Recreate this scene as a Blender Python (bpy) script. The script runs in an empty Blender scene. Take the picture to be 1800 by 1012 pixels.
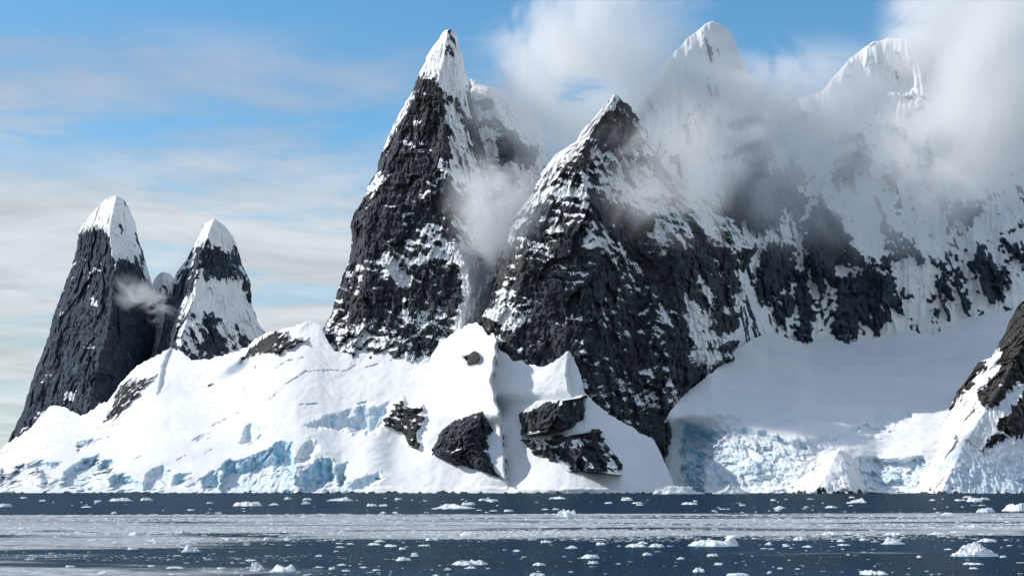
import bpy, math, random
import numpy as np
R = math.radians
C = bpy.context.scene
COL = C.collection

# ------------------------------------------------------------------ camera, sky, sun, exposure
F, CX, HZ, CAM_H = 2400.0, 900.0, 855.0, 10.0          # focal length in photo pixels, principal column, horizon row, eye height
cam_d = bpy.data.cameras.new("camera")
cam = bpy.data.objects.new("camera", cam_d)
COL.objects.link(cam)
cam.location = (0, 0, CAM_H)
cam.rotation_euler = (R(90), 0, 0)
cam_d.sensor_width = 36.0
cam_d.lens = 36.0 * F / 1800.0
cam_d.shift_y = (HZ - 506.0) / 1800.0
cam_d.clip_start = 1.0
cam_d.clip_end = 120000.0
C.camera = cam

SUN_EL, SUN_AZ = 37.0, -6.0                             # degrees; azimuth measured from due left towards the camera
sun_vec = (-math.cos(R(SUN_EL)) * math.cos(R(SUN_AZ)), -math.cos(R(SUN_EL)) * math.sin(R(SUN_AZ)), math.sin(R(SUN_EL)))
sd_ = bpy.data.lights.new("sun", 'SUN')
sd_.energy = 3.85
sd_.angle = R(0.5)
sd_.color = (1.0, 0.955, 0.89)
sun = bpy.data.objects.new("sun", sd_)
COL.objects.link(sun)
sun.rotation_euler = (math.pi / 2 - R(SUN_EL), 0, math.atan2(sun_vec[0], -sun_vec[1]))

C.view_settings.view_transform = 'Standard'
C.view_settings.look = 'None'
C.view_settings.exposure = 0.0
C.view_settings.gamma = 1.0
cy = C.cycles
cy.max_bounces = 14
cy.diffuse_bounces = 3
cy.glossy_bounces = 2
cy.volume_bounces = 12
cy.transparent_max_bounces = 8
cy.volume_step_rate = 1.0
cy.volume_max_steps = 64
cy.use_adaptive_sampling = True
cy.adaptive_threshold = 0.02
cy.use_denoising = True

W = bpy.data.worlds.new("World")
C.world = W
W.use_nodes = True


class NT:
    """small helper around a node tree"""
    def __init__(s, tree):
        s.t = tree
        s.t.nodes.clear()

    def n(s, typ, props=None, **inp):
        nd = s.t.nodes.new(typ)
        for k, v in (props or {}).items():
            setattr(nd, k, v)
        for k, v in inp.items():
            key = int(k[1:]) if (k[0] == 'i' and k[1:].isdigit()) else k.replace('_', ' ')
            sk = nd.inputs[key]
            if isinstance(v, bpy.types.NodeSocket):
                s.t.links.new(v, sk)
            else:
                sk.default_value = v
        return nd

    def m(s, op, a, b=0.0, c=0.0, clamp=False):
        nd = s.n('ShaderNodeMath', {'operation': op, 'use_clamp': clamp}, i0=a, i1=b)
        if op in ('MULTIPLY_ADD', 'SMOOTH_MIN', 'SMOOTH_MAX'):
            if isinstance(c, bpy.types.NodeSocket):
                s.t.links.new(c, nd.inputs[2])
            else:
                nd.inputs[2].default_value = c
        return nd.outputs[0]

    def vm(s, op, a, b=(0, 0, 0)):
        nd = s.n('ShaderNodeVectorMath', {'operation': op}, i0=a)
        if op == 'SCALE':
            if isinstance(b, bpy.types.NodeSocket):
                s.t.links.new(b, nd.inputs['Scale'])
            else:
                nd.inputs['Scale'].default_value = b
        elif isinstance(b, bpy.types.NodeSocket):
            s.t.links.new(b, nd.inputs[1])
        else:
            nd.inputs[1].default_value = b
        return nd.outputs[0]

    def ss(s, x, lo, hi):                                # smoothstep lo..hi
        nd = s.n('ShaderNodeMapRange', {'interpolation_type': 'SMOOTHSTEP'}, i0=x, i1=lo, i2=hi, i3=0.0, i4=1.0)
        return nd.outputs[0]

    def mix(s, f, a, b):
        nd = s.n('ShaderNodeMix', {'data_type': 'RGBA'})
        for k, v in ((0, f), (6, a), (7, b)):
            if isinstance(v, bpy.types.NodeSocket):
                s.t.links.new(v, nd.inputs[k])
            else:
                nd.inputs[k].default_value = v if k == 0 else (*v[:3], 1)
        return nd.outputs[2]

    def noise(s, vec, scale, detail=4.0, rough=0.55, dist=0.0, lac=2.0):
        nd = s.n('ShaderNodeTexNoise', None, Vector=vec, Scale=scale, Detail=detail, Roughness=rough, Distortion=dist, Lacunarity=lac)
        return nd.outputs[0]


def build_world():
    t = NT(W.node_tree)
    sky = t.n('ShaderNodeTexSky', {'sky_type': 'NISHITA', 'sun_disc': False, 'sun_elevation': R(SUN_EL),
                                   'sun_rotation': math.atan2(sun_vec[0], sun_vec[1]), 'altitude': 0.0, 'air_density': 1.0,
                                   'dust_density': 0.1, 'ozone_density': 2.0})
    d = t.n('ShaderNodeTexCoord').outputs['Generated']
    sp = t.n('ShaderNodeSeparateXYZ', None, i0=d)
    x, y, z = sp.outputs
    # thin high clouds: direction projected on a flat layer overhead
    zz = t.m('MAXIMUM', z, 0.03)
    px = t.m('DIVIDE', x, t.m('ADD', zz, 0.06))
    py = t.m('DIVIDE', y, t.m('ADD', zz, 0.06))
    cv = t.n('ShaderNodeCombineXYZ', None, i0=px, i1=py, i2=0.0).outputs[0]
    n1 = t.noise(t.vm('MULTIPLY', cv, (1.0, 0.8, 1)), 1.15, 6, 0.55, 0.5)
    n2 = t.noise(t.vm('MULTIPLY', t.vm('ADD', cv, (7.3, 2.1, 0)), (0.6, 1.0, 1)), 2.6, 5, 0.6, 0.4)
    n3 = t.noise(t.vm('MULTIPLY', cv, (0.8, 0.8, 1)), 1.9, 6, 0.55, 0.8)
    # more cover low down, blue higher up
    low = t.ss(z, 0.265, 0.185)
    mid = t.m('MULTIPLY', t.ss(z, 0.325, 0.285), t.ss(x, 0.05, -0.14))
    wisp = t.m('MULTIPLY', t.ss(z, 0.315, 0.33), t.ss(x, -0.25, -0.33))
    cov_low = t.m('MULTIPLY', low, t.ss(t.m('ADD', n1, t.m('MULTIPLY', n2, 0.5)), 0.46, 0.80))
    cov_low = t.m('MAXIMUM', cov_low, t.m('ADD', t.m('MULTIPLY', t.ss(z, 0.235, 0.15), 0.62), t.m('MULTIPLY', t.ss(z, 0.15, 0.08), 0.25)))
    cov_mid = t.m('MULTIPLY', mid, t.ss(t.m('ADD', t.m('ADD', t.m('MULTIPLY', n2, 0.5), t.m('MULTIPLY', n3, 0.6)), t.m('MULTIPLY', n1, 0.5)), 0.62, 0.95))
    cov_w = t.m('MULTIPLY', wisp, t.ss(n1, 0.38, 0.62))
    c = t.m('MULTIPLY', t.ss(n3, 0.62, 0.85), 0.22)
    # unseen broken cloud added overhead and behind the viewer to lift ambient light
    over = t.m('MAXIMUM', t.ss(z, 0.42, 0.62), t.ss(y, 0.35, 0.0))
    c = t.m('MAXIMUM', c, t.m('MULTIPLY', over, t.m('MULTIPLY_ADD', t.ss(n1, 0.40, 0.60), 0.65, 0.25)))
    c = t.m('MAXIMUM', c, t.m('MULTIPLY', cov_low, 0.92))
    c = t.m('MAXIMUM', c, t.m('MULTIPLY', cov_mid, 0.80))
    c = t.m('MAXIMUM', c, t.m('MULTIPLY', cov_w, 0.6))
    warm = t.mix(t.ss(z, 0.30, 0.17), (3.0, 3.35, 4.05), (4.6, 4.75, 4.85))
    warm = t.n('ShaderNodeVectorMath', {'operation': 'SCALE'}, i0=warm, Scale=t.m('MULTIPLY_ADD', t.ss(t.m('ADD', t.m('MULTIPLY', n3, 0.6), t.m('MULTIPLY', n2, 0.4)), 0.36, 0.64), 0.30, 0.80)).outputs[0]
    blue = t.n('ShaderNodeVectorMath', {'operation': 'MULTIPLY'}, i0=sky.outputs[0], i1=(0.60, 0.96, 1.05)).outputs[0]
    colr = t.mix(c, blue, warm)
    bg = t.n('ShaderNodeBackground', None, Color=colr, Strength=0.15)
    out = t.n('ShaderNodeOutputWorld')
    t.t.links.new(bg.outputs[0], out.inputs[0])


build_world()

# ------------------------------------------------------------------ numpy noise
rng = np.random.default_rng(7)
PERM = rng.permutation(512).astype(np.int64)
PERM = np.concatenate([PERM, PERM, PERM])
GRAD = rng.normal(size=(512, 3)).astype(np.float32)
GRAD /= np.linalg.norm(GRAD, axis=1, keepdims=True)
RND3 = rng.random((512, 3)).astype(np.float32)
RNDG = rng.normal(size=(512, 3)).astype(np.float32)


def hsh(i, j, k):
    return PERM[PERM[PERM[i & 511] + (j & 511)] + (k & 511)]


def perlin(P):
    P = np.asarray(P, np.float32)
    I = np.floor(P).astype(np.int64)
    f = P - I
    u = f * f * f * (f * (f * 6 - 15) + 10)
    out = 0
    for dx in (0, 1):
        wx = u[..., 0] if dx else 1 - u[..., 0]
        for dy in (0, 1):
            wy = u[..., 1] if dy else 1 - u[..., 1]
            for dz in (0, 1):
                wz = u[..., 2] if dz else 1 - u[..., 2]
                g = GRAD[hsh(I[..., 0] + dx, I[..., 1] + dy, I[..., 2] + dz)]
                d = g[..., 0] * (f[..., 0] - dx) + g[..., 1] * (f[..., 1] - dy) + g[..., 2] * (f[..., 2] - dz)
                out = out + wx * wy * wz * d
    return out * 1.5


def fbm(P, o=4, gain=0.5, lac=2.07):
    P = np.asarray(P, np.float32)
    s, a = 0, 1.0
    for i in range(o):
        s = s + a * perlin(P + 13.7 * i)
        P = P * lac
        a *= gain
    return s


def ridged(P, o=4, gain=0.5, lac=2.1):
    P = np.asarray(P, np.float32)
    s, a = 0, 1.0
    for i in range(o):
        s = s + a * (1 - 2 * np.abs(perlin(P + 7.3 * i)))
        P = P * lac
        a *= gain
    return s


def facet(P, tilt=1.0):
    """faceted block noise: every Voronoi cell is a tilted plane"""
    P = np.asarray(P, np.float32)
    I = np.floor(P).astype(np.int64)
    best = np.full(P.shape[:-1], 1e9, np.float32)
    val = np.zeros(P.shape[:-1], np.float32)
    for dx in (-1, 0, 1):
        for dy in (-1, 0, 1):
            for dz in (-1, 0, 1):
                h = hsh(I[..., 0] + dx, I[..., 1] + dy, I[..., 2] + dz)
                off = np.stack([I[..., 0] + dx, I[..., 1] + dy, I[..., 2] + dz], -1) + RND3[h]
                v = P - off
                d = (v * v).sum(-1)
                nv = RNDG[h][..., 2] * 0.5 + tilt * (RNDG[h] * v).sum(-1)
                m = d < best
                best = np.where(m, d, best)
                val = np.where(m, nv, val)
    return val


def sstep(x, a, b):
    t = np.clip((x - a) / (b - a), 0, 1)
    return t * t * (3 - 2 * t)


def poly_sd(px, py, pts):
    """signed distance to a polygon, positive inside"""
    pts = np.asarray(pts, np.float32)
    d = np.full(px.shape, 1e9, np.float32)
    ins = np.zeros(px.shape, bool)
    n = len(pts)
    for i in range(n):
        a, b = pts[i], pts[(i + 1) % n]
        ex, ey = b - a
        wx, wy = px - a[0], py - a[1]
        t = np.clip((wx * ex + wy * ey) / (ex * ex + ey * ey + 1e-9), 0, 1)
        d = np.minimum(d, (wx - t * ex) ** 2 + (wy - t * ey) ** 2)
        if ey != 0:
            c = ((a[1] <= py) != (b[1] <= py)) & (px < a[0] + (py - a[1]) / ey * ex)
            ins ^= c
    d = np.sqrt(d)
    return np.where(ins, d, -d)


def blur(A, k):
    """box blur on a 2-D grid"""
    if k <= 0:
        return A
    for ax in (0, 1):
        pad = [(k, k) if i == ax else (0, 0) for i in range(A.ndim)]
        B = np.cumsum(np.pad(A, pad, mode='edge'), axis=ax, dtype=np.float64)
        n = A.shape[ax]
        z = np.zeros_like(np.take(B, [0], axis=ax))
        B = np.concatenate([z, B], axis=ax)
        A = (np.take(B, range(2 * k + 1, 2 * k + 1 + n), axis=ax) - np.take(B, range(0, n), axis=ax)) / (2 * k + 1)
    return A.astype(np.float32)


def unproj(px, py, Y):
    return np.stack([(px - CX) * Y / F, Y, CAM_H + (HZ - py) * Y / F], -1).astype(np.float32)


def grid_normals(P, k=0):
    du = np.gradient(P, axis=1)
    dv = np.gradient(P, axis=0)
    N = np.cross(du, dv)
    N /= np.linalg.norm(N, axis=-1, keepdims=True) + 1e-9
    N = np.where((N[..., 1:2] > 0), -N, N)
    if k:
        N = blur(N, k)
        N /= np.linalg.norm(N, axis=-1, keepdims=True) + 1e-9
    return N


# ------------------------------------------------------------------ objects
def tag(o, label=None, cat=None, group=None, kind=None):
    for k, v in (('label', label), ('category', cat), ('group', group), ('kind', kind)):
        if v:
            o[k] = v
    return o


def mesh_obj(name, V, faces, mat, attrs=None, parent=None, smooth=True):
    me = bpy.data.meshes.new(name)
    V = np.asarray(V, np.float32)
    faces = np.asarray(faces, np.int32)
    k = faces.shape[1]
    me.vertices.add(len(V))
    me.vertices.foreach_set('co', V.ravel())
    me.loops.add(faces.size)
    me.loops.foreach_set('vertex_index', faces.ravel())
    me.polygons.add(len(faces))
    me.polygons.foreach_set('loop_start', np.arange(0, faces.size, k, dtype=np.int32))
    me.polygons.foreach_set('loop_total', np.full(len(faces), k, np.int32))
    me.polygons.foreach_set('use_smooth', np.full(len(faces), smooth, bool))
    for an, av in (attrs or {}).items():
        a = me.attributes.new(an, 'FLOAT', 'POINT')
        a.data.foreach_set('value', np.asarray(av, np.float32).ravel())
    me.update()
    me.validate()
    me.materials.append(mat)
    o = bpy.data.objects.new(name, me)
    COL.objects.link(o)
    if parent:
        o.parent = parent
    return o


def split_mesh(name, V, faces, mat, attrs, groups):
    """first group (index 0) is the object itself, every further (child name, face mask) a child with its own mesh"""
    used = np.zeros(len(faces), bool)
    todo = []
    for cn, m in groups:
        m = m & ~used
        used |= m
        todo.append((cn, m))
    root = None
    for cn, m in [(name, ~used)] + todo:
        if m.sum() == 0:
            continue
        f = faces[m]
        ids, inv = np.unique(f, return_inverse=True)
        o = mesh_obj(cn, V[ids], inv.reshape(f.shape), mat, {k: v.ravel()[ids] for k, v in attrs.items()}, root)
        if root is None:
            root = o
    return root


def quads(nr, nc, wrap=False):
    r = np.arange(nr - 1)[:, None]
    c = np.arange(nc if wrap else nc - 1)[None, :]
    c2 = (c + 1) % nc
    return np.stack([r * nc + c, r * nc + c2, (r + 1) * nc + c2, (r + 1) * nc + c], -1).reshape(-1, 4)


# ------------------------------------------------------------------ materials
def mat_new(name):
    m = bpy.data.materials.new(name)
    m.use_nodes = True
    return m, NT(m.node_tree)


SNOW = (0.865, 0.868, 0.868)


def alpine(name, rock_a, rock_b, rock_c, ice_a=(0.27, 0.57, 0.77), ice_b=(0.68, 0.83, 0.90), edge=0.16):
    m, t = mat_new(name)
    geo = t.n('ShaderNodeNewGeometry')
    P = geo.outputs['Position']
    snow = t.n('ShaderNodeAttribute', {'attribute_name': 'snow'}).outputs['Fac']
    ice = t.n('ShaderNodeAttribute', {'attribute_name': 'ice'}).outputs['Fac']
    nf = t.noise(P, 0.35, 5, 0.65)
    nm = t.noise(P, 0.05, 5, 0.6)
    Ps = t.vm('MULTIPLY', P, (1.0, 1.0, 0.30))
    nv = t.noise(Ps, 0.14, 6, 0.65, 0.4)
    s = t.m('ADD', snow, t.m('MULTIPLY', t.m('SUBTRACT', nf, 0.5), 0.9))
    s = t.ss(s, 0.5 - edge, 0.5 + edge)
    rock = t.mix(t.ss(nm, 0.35, 0.65), rock_a, rock_b)
    rock = t.mix(t.ss(nv, 0.48, 0.72), rock, rock_c)
    rime = t.noise(t.vm('MULTIPLY', P, (1.0, 1.0, 0.45)), 0.22, 8, 0.72, 0.6)
    rock = t.mix(t.m('MULTIPLY', t.ss(t.m('ADD', t.m('MULTIPLY', rime, 0.75), t.m('MULTIPLY', nm, 0.25)), 0.565, 0.66), 0.75), rock, (0.42, 0.45, 0.49))      # rime dusting in the cracks
    icec = t.mix(t.ss(t.noise(Ps, 0.09, 5, 0.6), 0.38, 0.62), ice_a, ice_b)
    snowc = t.mix(t.ss(t.noise(P, 0.012, 5, 0.6), 0.40, 0.70), SNOW, (0.80, 0.815, 0.835))
    cold = t.mix(ice, snowc, icec)
    colr = t.mix(s, rock, cold)
    br = t.n('ShaderNodeBump', None, Strength=1.0, Distance=4.0, Height=t.m('ADD', nv, t.m('MULTIPLY', nf, 0.6)))
    bs = t.n('ShaderNodeBump', None, Strength=0.35, Distance=0.9, Height=t.m('ADD', nm, t.m('MULTIPLY', nf, 0.35)))
    nrm = t.mix(s, br.outputs[0], bs.outputs[0])
    bsdf = t.n('ShaderNodeBsdfPrincipled', None, Base_Color=colr, Roughness=t.m('MULTIPLY_ADD', s, -0.15, 0.85),
               Normal=nrm)
    bsdf.inputs['Specular IOR Level'].default_value = 0.25
    o = t.n('ShaderNodeOutputMaterial')
    t.t.links.new(bsdf.outputs[0], o.inputs[0])
    return m


M_ROCK = alpine('dark_granite_and_snow', (0.048, 0.055, 0.064), (0.074, 0.082, 0.091), (0.028, 0.033, 0.040))
M_ROCKFAR = alpine('haze_blue_granite_and_snow', (0.038, 0.056, 0.082), (0.056, 0.076, 0.104), (0.026, 0.040, 0.060))  # blue of the distant haze is put into this rock colour
M_ROCKWARM = alpine('brown_granite_and_snow', (0.050, 0.049, 0.049), (0.076, 0.073, 0.070), (0.030, 0.030, 0.032))
M_GLACIER = alpine('glacier_snow_and_blue_ice', (0.040, 0.042, 0.046), (0.062, 0.064, 0.067), (0.025, 0.027, 0.03))


# ------------------------------------------------------------------ mountains
def prof(pts, y):
    p = sorted(((b, a) for a, b in pts))
    return np.interp(y, [q[0] for q in p], [q[1] for q in p]).astype(np.float32)


def paint(px, py, P, polys, wob=7.0):
    """sum of feathered polygon values; edges wander with noise"""
    out = np.zeros(px.shape, np.float32)
    wx = wob * fbm(P / 22.0, 4)
    wy = wob * fbm(P / 22.0 + 50, 3) + 1.5 * wob * fbm(P / np.array([7, 30, 60], np.float32) + 20, 3)
    for pts, val, fe in polys:
        out += val * sstep(poly_sd(px + wx, py + wy, pts), -fe, fe)
    return out


def rock_disp(P, amp=1.0, flute=1.0, strata=1.0, tilt=0.25):
    X, Y, Z = P[..., 0], P[..., 1], P[..., 2]
    w = fbm(P / 90.0, 3)
    d = -11.0 * ridged(P / np.array([150, 150, 260], np.float32), 3)
    d = d + 8.0 * facet(P / np.array([34, 34, 60], np.float32) + 0.25 * w[..., None], 0.8)
    d = d + 3.4 * facet(P / np.array([12, 12, 20], np.float32) + 0.2 * w[..., None] + 9, 0.8)
    Q = np.stack([X / 13 + 0.8 * w, Y / 40, Z / 95], -1)
    d = d - 3.6 * flute * ridged(Q, 3)
    s = (Z + tilt * X + 16 * w) / 17.0
    fr = s - np.floor(s)
    d = d + strata * 4.2 * (sstep(fr, 0.0, 0.22) - fr)
    s2 = (Z + tilt * X + 10 * w) / 6.3
    fr2 = s2 - np.floor(s2)
    d = d + strata * 1.3 * (sstep(fr2, 0.0, 0.25) - fr2)
    d = d + 1.5 * facet(P / np.array([5, 5, 8], np.float32) + 0.3 * w[..., None] + 21, 0.8)
    Q3 = np.stack([X / 21 + 1.1 * w, Y / 80, Z / 130], -1)
    for k in (0.0, 5.5):                                          # long open joints
        d = d + 4.0 * np.exp(-(perlin(Q3 * (1 + 0.12 * k) + k) / 0.05) ** 2)
    d = d + 1.0 * fbm(P / 4.0, 3)
    return amp * d


def tower(name, left, right, ribs, Y0, lean, mat, cover, bias, rough=1.0, smooth_polys=(), flute=1.0, strata=1.0, tilt=0.25,
          d_left=140, d_right=160, back=160, step=1.6, soft=0.14, up=1.0, parts=(), ice_polys=(), jag=2.0, snowflute=1.6, seed=0, jagr=None):
    ys = [p[1] for p in left]
    y0, y1 = min(ys), max(p[1] for p in left + right)
    nr = int((y1 - y0) / step) + 1
    rows = np.linspace(y0, y1, nr).astype(np.float32)
    xl, xr = prof(left, rows), prof(right, rows)
    wmax = (xr - xl).max()
    nc = int(wmax / step) + 2
    jl = jag * fbm(np.stack([rows / 16, rows * 0 + 3.3 + seed, rows * 0], -1), 4)
    jr = (jagr or jag) * fbm(np.stack([rows / 16, rows * 0 + 9.1 + seed, rows * 0], -1), 4)
    tp = sstep(rows, y0, y0 + 14)
    xl, xr = xl + jl * tp, np.maximum(xr + jr * tp, xl + jl * tp + 1.5)
    u = np.linspace(0, 1, nc).astype(np.float32)
    px = xl[:, None] + (xr - xl)[:, None] * u[None]
    py = np.repeat(rows[:, None], nc, 1)
    # facets: piecewise linear depth between the ribs of every row
    dep = np.zeros_like(px)
    rib_x = [prof([(a, b) for a, b, c in r], rows) for r in ribs]
    rib_d = [prof([(c, b) for a, b, c in r], rows) for r in ribs]
    dl = prof(d_left, rows) if isinstance(d_left, list) else np.full(nr, d_left, np.float32)
    dr = prof(d_right, rows) if isinstance(d_right, list) else np.full(nr, d_right, np.float32)
    wid = np.clip((xr - xl) / (0.35 * wmax), 0.04, 1.0)
    for i in range(nr):
        nx = [xl[i]] + [min(max(r[i], xl[i] + 0.5), xr[i] - 0.5) for r in rib_x] + [xr[i]]
        nd = [dl[i] * wid[i]] + [r[i] * wid[i] for r in rib_d] + [dr[i] * wid[i]]
        dep[i] = np.interp(px[i], nx, nd)
    e = np.minimum(px - xl[:, None], xr[:, None] - px)            # round the silhouette back
    dep += 28.0 * np.exp(-e / 7.0) * wid[:, None]
    dep += lean * (y1 - py)
    dep = blur(dep, 1)
    P = unproj(px, py, Y0 + dep)
    soft_m = paint(px, py, P, [(p, 1.0, f) for p, f in smooth_polys]) if smooth_polys else np.zeros_like(px)
    soft_m = np.clip(soft_m, 0, 1)
    rd = rock_disp(P + seed * 311.0, rough, flute, strata, tilt)
    Q = np.stack([P[..., 0] / 7 + 0.6 * fbm(P / 60, 2), P[..., 1] / 40, P[..., 2] / 120], -1)
    sdp = -snowflute * ridged(Q, 2) + 5 * fbm(P / 60, 3)
    tap = np.minimum(sstep(py, y0 - 4, y0 + 40), 1)
    dep = dep + (rd * (1 - 0.55 * soft_m) + sdp * soft_m) * (0.25 + 0.75 * tap)
    P = unproj(px, py, Y0 + dep)
    N = grid_normals(P)
    Ns = blur(N, 2)
    lr = blur(N, 6)[..., 0:1]                                     # snow lies on ledges on one flank, in gullies on the other
    led = fbm(np.stack([P[..., 0] / 60, P[..., 1] / 60, (P[..., 2] + 0.3 * P[..., 0]) / 11], -1) + 3, 4)
    gul = fbm(np.stack([(P[..., 0] + 0.55 * P[..., 2]) / 13, P[..., 1] / 60, P[..., 2] / 75], -1) + 8, 4)
    wl = sstep(lr[..., 0], 0.25, -0.25)
    score = up * (0.50 * blur(N, 3)[..., 2] + 0.22 * N[..., 2]) + 0.20 * (wl * led + 1.7 * (1 - wl) * gul) + 0.50 * fbm(P / 95.0, 7, 0.60)
    thr = np.quantile(score, 1 - cover)
    sc = score - thr + paint(px, py, P, bias)
    snow = sstep(sc, -soft, soft)
    ice = np.clip(paint(px, py, P, ice_polys), 0, 1) if ice_polys else np.zeros_like(px)
    # back of the mountain
    nb = 8
    tb = np.linspace(0, 1, nb + 2)[1:-1].astype(np.float32)
    bx = xr[:, None] - (xr - xl)[:, None] * (0.04 + 0.92 * tb[None])
    bd = np.maximum(dep[:, -1], dep[:, 0])[:, None] * 1.0 + (20 + back * np.sin(np.pi * tb)[None]) * wid[:, None]
    by = np.repeat(rows[:, None], nb, 1)
    PB = unproj(bx, by + 2.0, Y0 + bd)
    allP = np.concatenate([P, PB], 1)
    A = {'snow': np.concatenate([snow, np.full((nr, nb), 0.75, np.float32)], 1),
         'ice': np.concatenate([ice, np.zeros((nr, nb), np.float32)], 1)}
    fs = quads(nr, nc + nb, True)
    fx = np.concatenate([px, bx], 1).ravel()[fs].mean(1)
    fy = np.concatenate([py, by], 1).ravel()[fs].mean(1)
    fP = allP.reshape(-1, 3)[fs[:, 0]]
    gr = []
    for cn, pts in parts:
        wx = 7 * fbm(fP / 22.0, 4)
        wy = 7 * fbm(fP / 22.0 + 50, 3) + 10.5 * fbm(fP / np.array([7, 30, 60], np.float32) + 20, 3)
        gr.append((cn, poly_sd(fx + wx, fy + wy, pts) > 0))
    o = split_mesh(name, allP.reshape(-1, 3), fs, mat, A, gr)
    return o


def S(z, scale, ox, oy, pts):
    return [(ox + a * scale, oy + b * scale) for a, b in pts]


z1 = lambda pts: S(0, 0.5734, 0, 300, pts)
z2 = lambda pts: S(0, 0.5734, 500, 20, pts)
z3 = lambda pts: S(0, 0.6323, 800, 140, pts)
z4 = lambda pts: S(0, 0.3954, 1150, 0, pts)
z5 = lambda pts: S(0, 0.5137, 1200, 380, pts)
z6 = lambda pts: S(0, 0.3889, 0, 560, pts)
z7 = lambda pts: S(0, 0.3611, 600, 560, pts)

# --- tall dark spire at the far left
capA = [(130, 320), (230, 330), (262, 440), (272, 505), (258, 492), (240, 452), (222, 440), (205, 455), (192, 425), (184, 404), (160, 400), (135, 412)]
o = tower('mountain',
          [(203, 344), (189, 346), (172, 363), (150, 389), (140, 406), (135, 435), (123, 478), (109, 512), (95, 552), (86, 587), (69, 633), (54, 673), (43, 713), (29, 747), (11, 779), (-10, 812)],
          [(207, 344), (221, 354), (226, 366), (238, 392), (244, 423), (255, 455), (265, 489), (270, 520), (276, 560), (270, 610), (262, 640), (262, 812)],
          [[(205, 344, 0), (192, 400, 0), (200, 470, 0), (195, 560, -10), (170, 650, -10), (140, 780, -20)],
           [(215, 350, 30), (232, 430, 40), (238, 520, 50), (222, 640, 50), (205, 780, 60)]],
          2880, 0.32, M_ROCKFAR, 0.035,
          [(capA, 0.75, 5), (S(0, 1, 0, 0, [(200, 430), (262, 480), (270, 500), (240, 560), (225, 540), (215, 470)]), 0.14, 10),
           (z1([(190, 700), (215, 680), (240, 672), (235, 690), (200, 708)]), 0.8, 2),
           (z1([(235, 480), (330, 520), (420, 540), (400, 600), (250, 560)]), 0.05, 10)],
          smooth_polys=[(capA, 5)], rough=0.8, tilt=0.1, strata=0.6, parts=[('snow_cap', capA)], d_left=170, d_right=150, seed=1)
tag(o, 'dark haze-blue rock spire at the far left, tapering to a rounded snow cap', 'mountain', kind='structure')

# --- hazy white knob behind the gap
o = tower('mountain', [(285, 478), (276, 484), (268, 496), (258, 530), (245, 600), (235, 680)], [(290, 478), (300, 482), (306, 496), (318, 530), (330, 600), (335, 680)],
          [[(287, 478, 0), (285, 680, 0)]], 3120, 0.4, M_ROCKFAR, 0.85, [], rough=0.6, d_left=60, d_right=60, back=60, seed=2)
tag(o, 'small pale knob peeping through the gap between the two left spires', 'mountain', kind='structure')

# --- second spire
capB = z1([(560, 120), (740, 120), (740, 250), (715, 235), (690, 245), (665, 238), (640, 235), (610, 225), (585, 245), (575, 235)])
o = tower('mountain',
          [(374, 385), (358, 395), (349, 417), (338, 438), (327, 458), (312, 478), (301, 498), (295, 521), (290, 552), (284, 587), (275, 621), (262, 650), (240, 700)],
          [(378, 385), (396, 397), (410, 417), (418, 438), (425, 463), (430, 475), (439, 489), (441, 515), (443, 535), (453, 564), (465, 584), (480, 620), (495, 700)],
          [[(376, 385, 0), (350, 450, 0), (343, 520, 0), (318, 590, -20), (305, 700, -30)],
           [(380, 392, 20), (398, 470, 45), (395, 560, 40), (390, 700, 20)]],
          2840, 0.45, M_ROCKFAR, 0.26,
          [(capB, 0.55, 6),
           (z1([(610, 320), (640, 330), (700, 335), (745, 340), (770, 420), (810, 500), (760, 520), (720, 470), (650, 430), (600, 440), (570, 420), (585, 370)]), 0.75, 5),
           (z1([(580, 250), (640, 240), (730, 250), (745, 320), (690, 335), (640, 315), (600, 290)]), -0.15, 4),
           (z1([(510, 370), (560, 380), (560, 470), (520, 530), (470, 570)]), -0.35, 5),
           (z1([(540, 530), (620, 470), (740, 500), (800, 520), (720, 560), (580, 590), (550, 580)]), -0.12, 6),
           (z1([(740, 340), (765, 335), (772, 410), (755, 390)]), -0.5, 3)],
          smooth_polys=[(capB, 5), (z1([(610, 330), (740, 345), (770, 420), (720, 460), (600, 430)]), 6)],
          parts=[('snow_cap', capB)], rough=0.85, d_left=150, d_right=190, seed=3)
tag(o, 'shorter snow-streaked spire beside the far left one, with a white pointed cap', 'mountain', kind='structure')

# --- fluted ice wall right of the main tower
o = tower('mountain', [(828, 139), (822, 142), (812, 160), (800, 200), (790, 300), (790, 590)],
          [(831, 139), (844, 149), (867, 154), (890, 161), (901, 175), (930, 195), (950, 221), (959, 267), (965, 330), (965, 590)],
          [[(829, 139, -10), (850, 300, -10), (860, 590, -10)], [(862, 165, -25), (905, 270, -25), (900, 590, -20)]],
          2740, 0.3, M_ROCK, 0.82,
          [(z2([(650, 380), (690, 365), (740, 410), (790, 420), (760, 470), (700, 475), (660, 460)]), -0.8, 5),
           (z2([(590, 330), (640, 320), (630, 350), (600, 360)]), -0.3, 5)],
          smooth_polys=[(z2([(550, 200), (830, 200), (850, 380), (740, 400), (690, 360), (640, 380), (560, 400)]), 8)],
          snowflute=3.2, rough=0.7, d_left=60, d_right=80, back=80, seed=4, jag=5.0)
tag(o, 'fluted ice wall joining the tallest tower on its right, half hidden in mist', 'mountain', kind='structure')

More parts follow.
